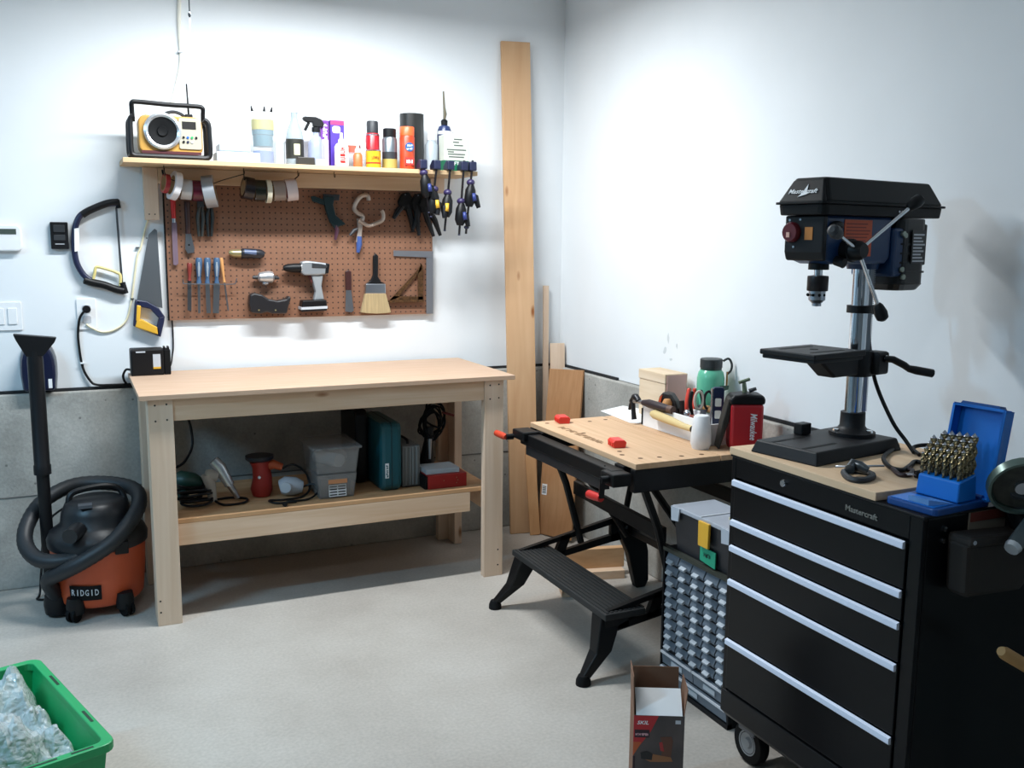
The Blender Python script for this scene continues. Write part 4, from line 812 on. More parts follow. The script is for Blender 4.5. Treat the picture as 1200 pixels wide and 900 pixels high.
leaning('short_batten', 'short narrow batten leaning on the tall pine plank', (-.243,-.225,0), (-.247,-.16,.44), .052, .012, wood('batten_tan', '#c99c70', '#bb8c60', 'z', knots=False), (.95,-.3,0))
pan, w_, n_, e_, zz = leaning('fibreboard_panel', 'brown fibreboard panel with a barcode sticker leaning in the corner', (-.178,-.31,0), (-.072,-.215,.83), .235, .012, wood('fibreboard', '#b78a63', '#ac7f58', 'z', 50, knots=False), (.30,-.95,0))
Fp = lambda a, z, d: Vector((0,0,zz))+w_*a+e_*z+n_*d
sgn = -1 if n_.x > 0 else 1
def pbox(a0, a1, z0, z1, d0, d1):
    vs = [Fp(a, z, sgn*d) for d in (d0, d1) for (a, z) in ((a0,z0),(a1,z0),(a1,z1),(a0,z1))]
    return MB().add(vs, [(0,1,2,3),(7,6,5,4),(0,4,5,1),(1,5,6,2),(2,6,7,3),(3,7,4,0)])
part('sticker', pbox(-.105,-.07,.20,.255,.0055,.0066), paper, pan)
for i in range(5): part('barcode_line', pbox(-.100,-.075,.208+i*.008,.212+i*.008,.006,.0072), pm, pan)
leaning('thin_batten', 'thin pale batten leaning high in the corner behind the panel', (-.125,-.10,0), (-.098,-.022,1.25), .03, .012, pinez, (1,-.1,0))
leaning('pale_offcut', 'pale wood offcut standing behind the brown fibreboard panel', (-.075,-.17,0), (-.050,-.065,.955), .075, .018, pinez, (1,-.2,0))
# offcuts on the floor
o = single('lumber_offcut', MB().box(-.47,-.13,-.905,-.765,.0,.038).xf(Rz(-14,(-.3,-.83,0))), pine, 'flat lumber offcut lying on the floor beneath two others', 'offcut', bevel=.002)
single('lumber_offcut', MB().box(-.43,-.12,-.86,-.822,.0385,.127).xf(Rz(-14,(-.3,-.83,0))), wood('offcut_tan', '#d2a87f', '#c0946a', 'x'), 'tan lumber offcut standing on edge on a flat offcut', 'offcut', bevel=.002)
single('lumber_offcut', MB().box(-.50,-.38,-1.06,-.93,0,.038).xf(Rz(-20,(-.44,-1,0))), pine, 'short pale lumber block on the floor beside the folding bench leg', 'offcut', bevel=.002)
single('wood_chip', MB().box(-.63,-.605,-1.98,-1.965,0,.004), mat('chip_brown', '#7a6a55', .8), 'tiny brown wood chip on the concrete floor', 'wood chip')
# ================================================================== folding work bench
WT = .75; wmx0, wmx1, wmy0, wmy1 = -.652, -.052, -1.79, -.99
t = thing('folding_bench', 'folding work bench with a wood top and black steel legs', 'folding bench', (-.45,-1.4,0))
wtop = wood('bench_ply', '#d3b08e', '#c39f7c', 'y', 40, knots=False)
def slab(x0, x1): return MB().box(x0,x1,wmy0,wmy1,WT-.02,WT)
tp1 = part('jaw_board', slab(-.652,-.31), wtop, t, .002); part('jaw_board', slab(-.306,wmx1), wtop, t, .002)
for (x, y) in ((-.60,-1.04),(-.50,-1.06),(-.42,-1.07),(-.34,-1.06),(-.56,-1.27),(-.62,-1.65),(-.59,-1.72),(-.52,-1.73),(-.44,-1.745),(-.36,-1.75),(-.60,-1.60)):
    part('dog_hole', MB().cyl((x,y,WT-.004), (x,y,WT+.0004), .009, n=12), mat('hole_dark', '#5a3f28', .9), tp1)
print_marks(t, mat('faded_ink', '#8a6a4a', .8), (-.585,-1.30,WT+.0002), (0,-1,0), (1,0,0), .34, .03, 10, .0005, 3)
bs = mat('black_steel', '#0c0d0f', .45, spec=.3)
for y in (-1.085,-1.695): part('jaw_carrier', MB().box(-.66,-.06,y-.03,y+.03,WT-.085,WT-.021), bs, t, .004)
part('front_rail', MB().box(-.715,-.662,-1.74,-1.03,WT-.075,WT-.028), bs, t, .004)
part('lower_front_rail', MB().box(-.705,-.672,-1.66,-1.06,WT-.115,WT-.078), mat('rail_grey', '#3b3b3e', .4, .5), t, .003)
part('near_side_plate', MB().box(-.655,-.06,-1.789,-1.76,WT-.10,WT-.021), bs, t, .003)
part('far_side_plate', MB().box(-.655,-.06,-1.02,-.991,WT-.10,WT-.021), bs, t, .003)
part('corner_fitting', MB().box(-.735,-.662,-1.10,-.995,WT-.055,WT-.018), bs, t, .006)
part('corner_fitting', MB().box(-.735,-.662,-1.785,-1.70,WT-.075,WT-.03), bs, t, .006)
for (y, oc) in ((-.985, mat('crank_orange', '#c8432a', .45)), (-1.735, red)):
    c = part('crank', MB().cyl((-.735,y-.02,WT-.05), (-.765,y-.02,WT-.05), .012), black, t)
    if y > -1.2: part('crank_handle', MB().tube([(-.765,y-.02,WT-.05),(-.768,y+.0,WT-.05),(-.772,y+.06,WT-.048)], [.010,.014,.013], 12), oc, c)
    else:
        part('crank_arm', MB().bar((-.758,y-.02,WT-.045), (-.755,y-.01,WT-.115), .018, .01), black, c)
        part('crank_handle', MB().tube([(-.757,y-.012,WT-.115),(-.76,y+.03,WT-.117),(-.762,y+.06,WT-.118)], [.013,.015,.015], 14), red, c)
part('clamp_bar', MB().tube([survey(660,536,x=-.70),survey(676,545,x=-.70),survey(692,552,x=-.70)], [.009,.011,.008], 8), mat('clamp_red', '#a8352e', .45), t)
part('bail_wire', MB().spline([survey(690,551,x=-.70),survey(700,554,x=-.70),survey(707,551,x=-.70),survey(709,546,x=-.70)], .004, 8), blackm, t)
# legs: far side y=-1.05, near side y=-1.76
for (y, yy) in ((-1.05,-1.06), (-1.745,-1.735)):
    s = 1 if y > -1.4 else -1
    part('upright', MB().tube([(-.60,yy,WT-.06),(-.52,yy,.50),(-.445,yy,.24)], [.015,.015,.015], 8), bs, t)
    part('cross_strut', MB().tube([(-.56,yy-.03*s,WT-.07),(-.36,yy-.03*s,.42),(-.24,yy-.03*s,.25)], [.013,.014,.013], 8), bs, t)
    part('rear_strut', MB().tube([(-.15,yy,WT-.07),(-.20,yy,.50),(-.24,yy,.30)], [.013,.013,.013], 8), bs, t)
    part('rear_leg', MB().prism([(-.255,.335),(-.19,.335),(-.15,.30),(-.115,.16),(-.11,.03),(-.125,0),(-.17,0),(-.18,.03),(-.215,.16),(-.265,.26)], 'y', y-.02, y+.02), bs, t, .006)
    arm = MB()
    for pts in ([(-.735,.222),(-.72,.24),(-.24,.335),(-.22,.31)], [(-.735,.16),(-.735,.225),(-.64,.235),(-.64,.175)], [(-.735,.155),(-.20,.235),(-.19,.27),(-.66,.19)], [(-.57,.19),(-.525,.19),(-.49,.275),(-.535,.275)], [(-.30,.22),(-.19,.23),(-.19,.32),(-.30,.32)]):
        arm.prism(pts, 'y', y-.010, y+.010)
    part('step_arm', arm, bs, t)
    part('bolt', MB().cyl((-.23,y-.0215,.28), (-.23,y+.0215,.28), .007, n=8), chrome, t)
    lg = MB()
    lg.add([(-.745,y-.065*s,.215),(-.66,y-.065*s,.215),(-.66,y+.004*s,.215),(-.745,y+.004*s,.215),(-.772,y-.030*s,.10),(-.712,y-.030*s,.10),(-.712,y+.024*s,.10),(-.772,y+.024*s,.10),(-.835,y+.006*s,.022),(-.80,y+.006*s,.022),(-.80,y+.034*s,.022),(-.835,y+.034*s,.022)],
           [(0,1,2,3),(0,1,5,4),(1,2,6,5),(2,3,7,6),(3,0,4,7),(4,5,9,8),(5,6,10,9),(6,7,11,10),(7,4,8,11),(8,9,10,11)])
    l = part('front_leg', lg, bs, t, .005)
    part('rubber_foot', MB().lathe([(0,0),(.026,0),(.025,.018),(.018,.034),(0,.036)], (-.82,y+.02*s,0), 12), blackm, l)
tread = mat('tread_rubber', '#1c1e1f', .65, var=.15, vscale=14)
st = part('step_tread', MB().box(-.745,-.585,-1.775,-1.025,.212,.236), tread, t, .004)
for i in range(9): part('tread_rib', MB().box(-.735+i*.0175,-.725+i*.0175,-1.765,-1.035,.2355,.2385), tread, st)
part('cross_bar', MB().bar((-.47,-1.05,.475), (-.50,-1.745,.475), .02, .055), bs, t, .003)
part('cross_bar', MB().bar((-.16,-1.05,.56), (-.16,-1.745,.56), .02, .05), bs, t, .003)
part('lower_tie', MB().bar((-.20,-1.05,.26), (-.20,-1.745,.26), .03, .03), bs, t, .003)
# bench dogs
for (u, v, nm) in ((659,495,'red swivel bench dog in the wood top beside the orange crank'), (723,523,'red swivel bench dog in the wood top above the red crank')):
    q = survey(u, v, z=WT); d = thing('bench_dog', nm, 'bench dog', (q.x,q.y,WT), rz=-12, world=False)
    rd = mat('dog_red', '#e0352a', .4)
    part('head', MB().prism([(-.022,0),(.022,0),(.026,.02),(.018,.028),(-.018,.028),(-.026,.02)], 'y', -.032, .032), rd, d, .003)
    for s in (-1, 0, 1): part('grip_ridge', MB().box(-.027,-.0225,s*.018-.004,s*.018+.004,.004,.019), rd, d)
# ------------------------------------------------------------------ on the folding bench
t = thing('white_tray', 'white open tray holding hand tools on the folding bench', 'tray', (-.17,-1.44,WT))
TX0, TX1, TY0, TY1 = -.262, -.142, -1.655, -1.215
for (nm, b) in (('base', (TX0,TX1,TY0,TY1,WT,WT+.004)), ('front_wall', (TX0,TX0+.006,TY0,TY1,WT+.004,WT+.086)), ('back_wall', (TX1-.006,TX1,TY0,TY1,WT+.004,WT+.086)), ('end_wall', (TX0+.006,TX1-.006,TY0,TY0+.006,WT+.004,WT+.08)), ):
    part(nm, MB().box(*b), paper, t, .001)
part('dark_end', MB().box(TX0-.004,TX1-.006,TY1-.006,TY1,WT+.004,WT+.070), blackm, t)
q = [survey(u, v, z=WT) for (u, v) in ((704,482),(739,496),(766,497),(752,480),(730,476))]
single('white_sheet', MB().prism([(a.x,a.y) for a in q], 'z', WT+.0005, WT+.0025), paper, 'flat white card lying on the folding bench beside the white tray', 'card')
t = thing('claw_hammer', 'claw hammer with a dark grip lying over the white tray wall', 'hammer', (-.27,-1.2,WT+.05))
hx = -.285
part('head', MB().spline([(hx,-1.155,WT+.055),(hx,-1.165,WT+.085),(hx,-1.185,WT+.108),(hx,-1.205,WT+.112),(hx,-1.222,WT+.100)], [.006]*7+[.010]*6+[.014]*6+[.012]*6, 10), mat('hammer_steel', '#2d2d30', .35, .6), t)
part('claw', MB().tube([(hx,-1.178,WT+.095),(hx,-1.186,WT+.05),(hx,-1.192,WT+.02)], [.010,.009,.011], 10), mat('hammer_steel', '#2d2d30'), t)
part('neck', MB().cyl((hx,-1.19,WT+.095), (hx+.003,-1.25,WT+.098), .009), steel, t)
part('grip', MB().tube([(hx+.003,-1.25,WT+.098),(hx+.006,-1.29,WT+.10),(hx+.015,-1.36,WT+.096),(hx+.02,-1.40,WT+.095)], [.011,.017,.018,.015], 12), mat('grip_plum', '#2a1d22', .5), t)
part('grip_end', MB().cyl((hx+.02,-1.40,WT+.095), (hx+.025,-1.425,WT+.094), .0155), mat('grip_brown', '#5b4237', .5), t)
t = thing('rubber_mallet', 'white rubber mallet with a pale wooden handle on the folding bench', 'mallet', (-.30,-1.665,WT))
part('head', MB().lathe([(0,0),(.03,0),(.037,.02),(.036,.05),(.028,.115),(.024,.12),(0,.121)], (-.305,-1.668,WT), 20), mat('mallet_rubber', '#d9dadb', .6, var=.06, vscale=30), t)
part('handle', MB().tube([(-.304,-1.64,WT+.06),(-.297,-1.55,WT+.058),(-.29,-1.45,WT+.062),(-.285,-1.34,WT+.066),(-.284,-1.32,WT+.066)], [.011,.012,.016,.018,.012], 12), mat('ash_handle', '#d7c08a', .5, var=.1, vscale=20, stretch=(1,.1,1)), t)
part('handle_band', MB().tube([(-.305,-1.635,WT+.06),(-.304,-1.615,WT+.06)], [.013,.013], 12), black, t)
# red case
t = thing('red_hard_case', 'red hard case with a black top standing on the folding bench', 'case', (-.16,-1.725,WT), rz=-25, world=False)
part('body', MB().prism([(-.055,0),(.055,0),(.058,.03),(.058,.165),(-.058,.165),(-.058,.03)], 'y', -.04, .04), mat('case_red', '#b2252c', .4), t, .010)
part('black_top', MB().prism([(-.062,.164),(.06,.164),(.062,.185),(.052,.198),(-.01,.202),(-.05,.196),(-.064,.182)], 'y', -.044, .044), black, t, .008)
part('black_base', MB().box(-.05,.05,-.038,.038,-.0,.006), blackm, t)
part('side_strap', MB().prism([(-.066,.18),(-.05,.196),(-.062,.10),(-.092,.0),(-.10,.005),(-.085,.10)], 'y', -.03, .03), mat('strap_black', '#26241f', .6), t, .004)
lettering('Milwaukee', t, white, (.022,-.0405,.085), (0,0,-1), (1,0,0), .095, .024, shear=.25)
t = thing('small_brass_valve', 'small grey green fitting standing on the red case', 'fitting', (-.165,-1.725,WT+.2025))
part('stem', MB().cyl((-.165,-1.725,WT+.2025), (-.168,-1.722,WT+.237), .009, .007), mat('verdigris', '#6d7a64', .5, .5), t)
part('cross_piece', MB().cyl((-.185,-1.715,WT+.237), (-.15,-1.73,WT+.250), .006), mat('verdigris', '#6d7a64'), t)
part('side_piece', MB().tube([(-.155,-1.735,WT+.208),(-.135,-1.75,WT+.218)], [.008,.006], 8), dgrey, t)
# torpedo level
lv = Vector((-.185,-1.60,WT+.0045))
t = thing('torpedo_level', 'short blue and silver spirit level standing upright in the tray', 'spirit level', lv, rz=-25, world=False)
part('body', MB().prism(rrect(-.02,.02,0,.20,.008), 'y', -.011, .011), mat('level_blue', '#1c2a48', .35), t, .002)
part('rail', MB().box(-.0245,-.0205,-.012,.012,.005,.195), mat('level_silver', '#ccd2d8', .25, .9), t)
for z in (.04,.10,.145): part('vial', MB().prism(rrect(-.013,.010,z-.015,z+.015,.004), 'y', -.0125, -.0105), mat('vial_white', '#e9efe4', .3), t)
# hand tools in the tray
def plier(name, label, c, hm, lean, yaw):
    t = thing(name, label, 'pliers', c, rz=yaw, world=False)
    M_ = Raxis(lean, 'Y')
    part('jaws', MB().prism([(-.012,0),(.012,0),(.016,.05),(-.016,.05)], 'y', -.005, .005).xf(M_), dsteel, t, .002)
    for s in (-1, 1): part('handle', MB().spline([(s*.008,0,.05),(s*.022,0,.085),(s*.026,0,.12),(s*.018,0,.165)], [.006]*6+[.008]*6+[.008]*6+[.006], 8).xf(M_), hm, t)
plier('pliers', 'red orange handled pliers upright in the white tray', (-.17,-1.40,WT+.0045), mat('handle_coral', '#e04a3a', .4), 6, 20)
plier('pliers', 'black handled pliers upright beside the red handled pair', (-.165,-1.455,WT+.0045), black, -4, -10)
t = thing('scissors', 'scissors with black ring handles upright in the tray', 'scissors', (-.175,-1.50,WT+.0045), rz=-25, world=False)
part('blades', MB().prism([(-.004,0),(.004,0),(.012,.10),(-.012,.10)], 'y', -.002, .002), steel, t)
for s in (-1, 1): part('ring', MB().spline([(s*.018+.016*math.cos(k*PI/4),0,.135+.034*math.sin(k*PI/4)) for k in range(8)], .005, 8, 4, True), black if s > 0 else mat('ring_pale', '#b9b2a6', .5), t)
t = thing('block_plane', 'black hand plane with an orange side standing in the tray', 'hand plane', (-.20,-1.30,WT+.0045), rz=-60, world=False)
part('frame', MB().prism([(-.055,0),(.055,0),(.058,.05),(.04,.11),(.02,.135),(-.012,.14),(-.028,.12),(-.048,.04)], 'y', -.022, .022), mat('plane_black', '#221b19', .45), t, .006)
part('orange_side', MB().prism([(-.052,.005),(-.038,.005),(-.012,.13),(-.024,.118)], 'y', -.026, .026), mat('plane_orange', '#d4572c', .45), t, .002)
part('knob', MB().lathe([(.008,.075),(.018,.085),(.02,.10),(.012,.115),(0,.117)], (.012,-.03,0), 12), mat('beech', '#c98f57'), t)
part('rear_handle', MB().tube([(.05,-.0,.04),(.065,0,.08),(.06,0,.11)], [.012,.012,.010], 10), mat('plane_black', '#221b19'), t)
t = thing('wooden_tool_handle', 'turned wooden tool handle lying across the tray by the level', 'tool handle', (-.12,-1.52,WT+.10))
part('handle', MB().tube([(-.15,-1.46,WT+.105),(-.15,-1.49,WT+.104),(-.15,-1.57,WT+.102),(-.15,-1.62,WT+.10)], [.009,.013,.014,.010], 12), mat('oak_handle', '#a5794c', .5), t)
part('ferrule', MB().tube([(-.15,-1.44,WT+.106),(-.15,-1.46,WT+.105)], [.007,.010], 10), dsteel, t)
single('leather_pouch', MB().box(-.235,-.195,-1.56,-1.48,WT+.0045,WT+.085).xf(Rz(-10,(-.21,-1.52,0))), mat('red_leather', '#7a3a2c', .6, var=.15, vscale=30), 'small reddish leather pouch in the tray beside the level', 'pouch', bevel=.012)
t = thing('steel_socket', 'shiny steel socket wrench lying between plane and pouch', 'socket wrench', (-.215,-1.42,WT+.0045))
part('handle', MB().tube([(-.215,-1.36,WT+.012),(-.215,-1.44,WT+.06),(-.215,-1.45,WT+.075)], [.006,.007,.007], 10), chrome, t)
part('head', MB().ball((-.215,-1.453,WT+.085), (.014,.016,.014)), chrome, t)
# pale wooden box and water bottle behind the tray
t = thing('wooden_box', 'small pale wooden box against the wall behind the tray', 'box', (-.085,-1.09,WT))
bw = wood('box_birch', '#e0cdb4', '#cdb596', 'y', knots=False)
part('body', MB().box(-.14,-.035,-1.19,-.995,WT,WT+.155), bw, t, .003); part('lid', MB().box(-.143,-.033,-1.193,-.992,WT+.1555,WT+.195), bw, t, .003)
part('end_panel', MB().box(-.135,-.04,-1.1965,-1.1935,WT+.02,WT+.19), mat('box_pink', '#d2aaa2', .6), t)
t = lathed('water_bottle', 'green wide mouth water bottle with a black cap', 'water bottle', -.087, -1.42, WT, [('bottle', [(0,0),(.050,0),(.053,.008),(.053,.21),(.048,.232),(.040,.242),(0,.242)], mat('bottle_green', '#5fb394', .25)), ('collar', [(.041,.2425),(.041,.250),(0,.25)], mat('bottle_dark', '#25423a', .4)), ('cap', [(.043,.2505),(.043,.282),(.040,.285),(0,.285)], mat('cap_charcoal', '#2b3133', .5))], n=24)
part('cap_loop', MB().spline([(.04,-.02,.275),(.058,-.03,.285),(.07,-.035,.265),(.068,-.035,.24),(.055,-.03,.225)], .0045, 8), mat('cap_charcoal', '#2b3133'), t)
part('lanyard', MB().tube([(.05,-.035,.235),(.05,-.035,.20),(.045,-.04,.17)], [.003,.004,.003], 8), mat('lanyard_tan', '#a67b45', .6), t)
part('carabiner', MB().prism([(.0,.162),(.04,.17),(.042,.185),(.006,.185)], 'y', -.06, -.0535), mat('carabiner_green', '#1e4434', .4), t)
# ================================================================== rolling tool chest
TXF, TXB, TYN, TYF = -.68, -.215, -2.98, -2.325
t = thing('tool_chest', 'black rolling tool chest with five drawers and pale handle strips', 'tool chest', (-.45,-2.65,0))
part('body', MB().box(TXF+.012,TXB,TYN,TYF,.15,.893), blackp, t, .004)
part('top_panel', MB().box(TXF-.004,TXB,TYN-.004,TYF+.004,.8935,.8995), black, t, .002)
part('front_post', MB().box(TXF-.001,TXF+.0118,TYF-.018,TYF,.15,.893), blackp, t, .002)
part('front_post', MB().box(TXF-.001,TXF+.0118,TYN,TYN+.035,.15,.893), blackp, t, .002)
part('header_panel', MB().box(TXF-.001,TXF+.0118,TYN+.0355,TYF-.0185,.838,.893), blackp, t, .002)
zs = [.8336] + [survey(u, v, x=TXF-.01).z for (u, v) in ((860.3,609.6), (859.5,640), (858.6,680.3))] + [.3735]
strip = mat('handle_aluminium', '#dbe4f6', .4)
for i, z in enumerate(zs):
    zb = (zs[i+1]+.004) if i < 4 else .225
    d = part('drawer', MB().box(TXF-.006,TXF+.0118,TYN+.0375,TYF-.0205,zb,z-.004), blackp, t, .002)
    part('handle_strip', MB().prism([(TXF-.0062,z-.018),(TXF-.012,z-.018),(TXF-.014,z-.016),(TXF-.014,z-.003),(TXF-.0062,z)], 'y', TYN+.040, TYF-.0185), strip, d)
part('base_skirt', MB().prism([(TXF-.004,.215),(TXF-.004,.15),(TXF+.02,.125),(TXB-.01,.125),(TXB,.15),(TXB,.2)], 'y', TYN-.002, TYF+.002), black, t, .003)
part('lock', MB().lathe([(0,-.008),(.0085,-.008),(.010,-.005),(.010,0)], (TXF-.001,TYF-.215,.868), 16, 'x'), chrome, t)
lettering('Mastercraft', t, mat('badge_grey', '#8f8f8a', .4, .6), (TXF-.0012,-2.805,.862), (0,-1,0), (0,0,1), .098, .014, .002)
for (x, y) in ((-.615,-2.385), (-.615,-2.92), (-.29,-2.385), (-.29,-2.92)):
    c = part('caster', MB().box(x-.022,x+.022,y-.035,y+.035,.095,.126), dsteel, t, .003)
    part('wheel', MB().lathe([(.03,-.016),(.058,-.016),(.0625,-.009),(.0625,.009),(.058,.016),(.03,.016)], (x,y,.0625), 28, 'x'), blackm, c)
    part('hub', MB().lathe([(0,-.0185),(.012,-.0185),(.016,-.012),(.036,-.017),(.038,-.010),(.038,.010),(.036,.017),(.012,.0185),(0,.0185)], (x,y,.0625), 24, 'x'), mat('caster_grey', '#9aa0a6', .4, .3), c)
    part('fork', MB().prism([(y-.03,.126),(y+.03,.126),(y+.014,.06),(y-.014,.06)], 'x', x+.020, x+.024), dsteel, c)
for z in (.865,.838): part('side_bolt', MB().cyl((-.617,TYN-.004,z), (-.617,TYN,z), .006, n=10), chrome, t)
BT = .92
single('chest_top_board', MB().box(-.686,-.205,-2.848,-2.319,.900,BT), wood('chest_board', '#dcc0a0', '#cfae8b', 'y', 30, knots=False), 'pale wooden board lying on top of the tool chest', 'board', bevel=.0015)
# ------------------------------------------------------------------ drill press
t = thing('drill_press', 'benchtop drill press with a black belt cover on the tool chest', 'drill press', (-.370,-2.447,BT), rz=10, world=False)
iron = mat('cast_iron_black', '#141518', .5, spec=.3, bump=.15, bscale=300); dblue = mat('press_blue', '#12345e', .35); colm = chrome
part('base', MB().add([(-.29,-.108,.0),(.075,-.108,.0),(.075,.108,.0),(-.29,.108,.0),(-.278,-.098,.034),(.065,-.098,.034),(.065,.098,.034),(-.278,.098,.034)], [(3,2,1,0),(4,5,6,7),(0,1,5,4),(1,2,6,5),(2,3,7,6),(3,0,4,7)]), iron, t, .004)
for y in (-.05,.05): part('slot', MB().box(-.27,-.14,y-.006,y+.006,.0335,.0346), blackm, t)
part('column_socket', MB().lathe([(0,.034),(.062,.034),(.062,.044),(.04,.052),(.034,.06),(.033,.098),(0,.098)], n=24), iron, t)
for a in (0, 120, 240): part('bolt', MB().lathe([(0,.052),(.009,.052),(.009,.044)], (.05*math.cos(math.radians(a-80)), .05*math.sin(math.radians(a-80)), 0), 6), chrome, t)
part('column', MB().cyl((0,0,.098), (0,0,.53), .0235, n=28), colm, t)
rk = MB().box(.0225,.031,-.006,.006,.10,.49)
for i in range(78): rk.box(.0308,.0345,-.006,.006,.102+i*.005,.1045+i*.005)
part('rack', rk.xf(Rz(-45)), steel, t)
tb = part('table', MB().box(-.295,-.085,-.088,.088,.268,.282), iron, t, .003)
part('table_lip', MB().box(-.290,-.090,-.083,.083,.258,.2685), iron, tb, .003)
for y in (-.05,.05): part('table_slot', MB().box(-.26,-.13,y-.005,y+.005,.2818,.2826), blackm, tb)
part('centre_hole', MB().cyl((-.185,0,.2815), (-.185,0,.2827), .011), blackm, tb)
part('table_bracket', MB().prism([(-.20,.258),(-.13,.205),(.0,.205),(.0,.258)], 'y', -.03, .03), iron, tb, .006)
part('table_collar', MB().lathe([(.0245,.20),(.042,.20),(.045,.21),(.045,.262),(.042,.270),(.0245,.270)], n=24), iron, t)
part('gear_housing', MB().box(.01,.065,-.06,-.01,.205,.268), iron, t, .008)
ck = part('table_crank', MB().tube([(.035,-.062,.25),(.055,-.075,.248),(.085,-.09,.232),(.10,-.095,.222)], [.009,.010,.010,.009], 10), black, t)
part('crank_grip', MB().tube([(.10,-.095,.222),(.12,-.105,.217),(.165,-.125,.208)], [.010,.012,.012], 10), black, ck)
part('crank_pin', MB().cyl((.04,-.06,.252), (.04,-.068,.252), .007, n=8), chrome, ck)
part('depth_collar', MB().lathe([(.0245,.372),(.034,.372),(.034,.392),(.0245,.392)], n=24), black, t)
part('lock_knob', MB().tube([(.03,-.015,.382),(.05,-.02,.380),(.065,-.025,.368)], [.010,.016,.013], 10), dgrey, t)
# head casting, switch box, quill
part('head_casting', MB().prism([(-.235,.515),(-.20,.505),(.02,.505),(.04,.52),(.04,.628),(-.235,.628)], 'y', -.056, .056), dblue, t, .008)
part('head_clamp', MB().lathe([(.0245,.49),(.04,.49),(.044,.505),(.0245,.505)], n=24), dblue, t)
sw = part('switch_box', MB().prism([(-.252,.535),(-.245,.515),(-.2355,.512),(-.2355,.627),(-.252,.627)], 'y', -.060, .060), black, t, .004)
part('stop_switch', MB().lathe([(0,-.014),(.022,-.014),(.026,-.008),(.026,0)], (-.252,.035,.585), 18, 'x'), mat('switch_maroon', '#5d1820', .35), sw)
part('switch_key', MB().box(-.2685,-.266,.032,.042,.572,.585), mat('key_pale', '#e7b7a6', .4), sw)
part('switch_label', MB().box(-.2535,-.2518,-.028,-.004,.566,.598), mat('label_amber', '#c07a35', .5), sw)
for (y, z) in ((.045,.616), (.012,.617), (.03,.548)): part('screw', MB().cyl((-.2535,y,z), (-.252,y,z), .003, n=8), steel, sw)
part('quill', MB().cyl((-.185,0,.49), (-.185,0,.507), .026, n=20), black, t)
part('spindle', MB().cyl((-.185,0,.475), (-.185,0,.49), .011, n=16), chrome, t)
ch = part('chuck', MB().lathe([(.010,.476),(.026,.474),(.027,.470),(.027,.437),(.0255,.435),(.0,.435)], (-.185,0,0), 24), mat('chuck_black', '#2a2526', .35, .5), t)
part('chuck_sleeve', MB().lathe([(.0215,.4348),(.0215,.412),(.012,.403),(.012,.396),(0,.394)], (-.185,0,0), 24), steel, ch)
for k in range(8):
    a = k*PI/4+.3; part('key_hole', MB().ball((-.19+.0215*math.cos(a), .0215*math.sin(a), .425), (.004,.004,.004), 8, 6), blackm, ch)
# belt cover
cv = mat('cover_black', '#101113', .55, spec=.25, bump=.1, bscale=400)
def loft(sections):
    """rings of equal length joined one to the next, ends capped"""
    m = MB(); n = len(sections[0]); vs = [p for s_ in sections for p in s_]
    fs = [tuple(range(n))[::-1], tuple(range((len(sections)-1)*n, len(sections)*n))]
    for i in range(len(sections)-1): fs += [(i*n+k, i*n+(k+1) % n, (i+1)*n+(k+1) % n, (i+1)*n+k) for k in range(n)]
    return m.add(vs, fs)
def rect(x0, x1, y, z, r=.03): return [(a, b, z) for a, b in rrect(x0, x1, -y, y, r, 3)]
c1 = part('belt_cover', loft([rect(-.270,.246,.072,.628,.02), rect(-.273,.249,.075,.655,.02)]), cv, t, .003)
part('cover_lip', loft([rect(-.280,.257,.081,.6552,.02), rect(-.280,.257,.081,.661,.02)]), cv, c1, .001)
part('cover_top', loft([rect(-.2545,.246,.074,.6612,.012), rect(-.238,.214,.050,.722,.012)]), cv, c1, .005)
part('cover_nose', loft([rect(-.272,-.255,.070,.6612,.006), rect(-.243,-.2385,.046,.716,.002)]), cv, c1, .003)
nrm = Vector((-.055,0,.030)).normalized(); u_ = Vector((.030,0,.055)).normalized()
lettering('Mastercraft', c1, white, Vector((-.2585,.002,.6865))+nrm*.0012, (0,-1,0), u_, .088, .013, .0008, shear=.2)
part('logo_burst', loft([[Vector((-.2585,0,.6865))+nrm*(d_)+Vector((0,-1,0))*a_+u_*b_ for (a_, b_) in ((-.012,-.016),(-.002,-.004),(.006,.02),(.010,-.002),(.022,-.004),(.010,-.010))] for d_ in (.0008,.002)]), white, c1)
for x in (.04,.052): part('cover_rivet', MB().cyl((x,-.0755,.642), (x,-.0735,.642), .003, n=8), steel, c1)
# motor behind the head
mm_ = mat('motor_black', '#16181b', .4)
mt = part('motor', MB().prism(rrect(.062,.19,-.070,.070,.03), 'z', .45, .625), mm_, t, .004)
part('motor_bell', loft([rect(.072,.18,.060,.432), rect(.060,.192,.072,.452)]), mm_, mt, .004)
for z in (.48,.505,.53,.555): part('cooling_fin', MB().prism(rrect(.058,.194,-.074,.074,.03), 'z', z, z+.005), mm_, mt)
part('motor_mount', MB().box(.0405,.085,-.066,.066,.47,.60), dblue, t, .008)
for (x, z) in ((.07,.585), (.078,.58), (.072,.49), (.08,.47)): part('mount_bolt', MB().cyl((x,-.0755,z), (x,-.066,z), .007, n=8), mat('zinc', '#9aa59a', .35, .8), mt)
part('capacitor_box', MB().box(.1945,.215,-.05,.05,.50,.612), black, mt, .004)
pl = part('rating_plate', MB().box(.105,.168,-.0762,-.0745,.505,.595), mat('plate_grey', '#2b2d30', .4), mt)
for i in range(9): part('print_line', MB().box(.110,.163-(i*7 % 5)*.004,-.0768,-.0761,.510+i*.0088,.5145+i*.0088), lgrey, pl)
wl = part('warning_label', MB().prism([(-.165,.618),(-.05,.618),(-.05,.525),(-.10,.525),(-.10,.545),(-.165,.548)], 'y', -.0576, -.0555), mat('warning_orange', '#d2572c', .5), t)
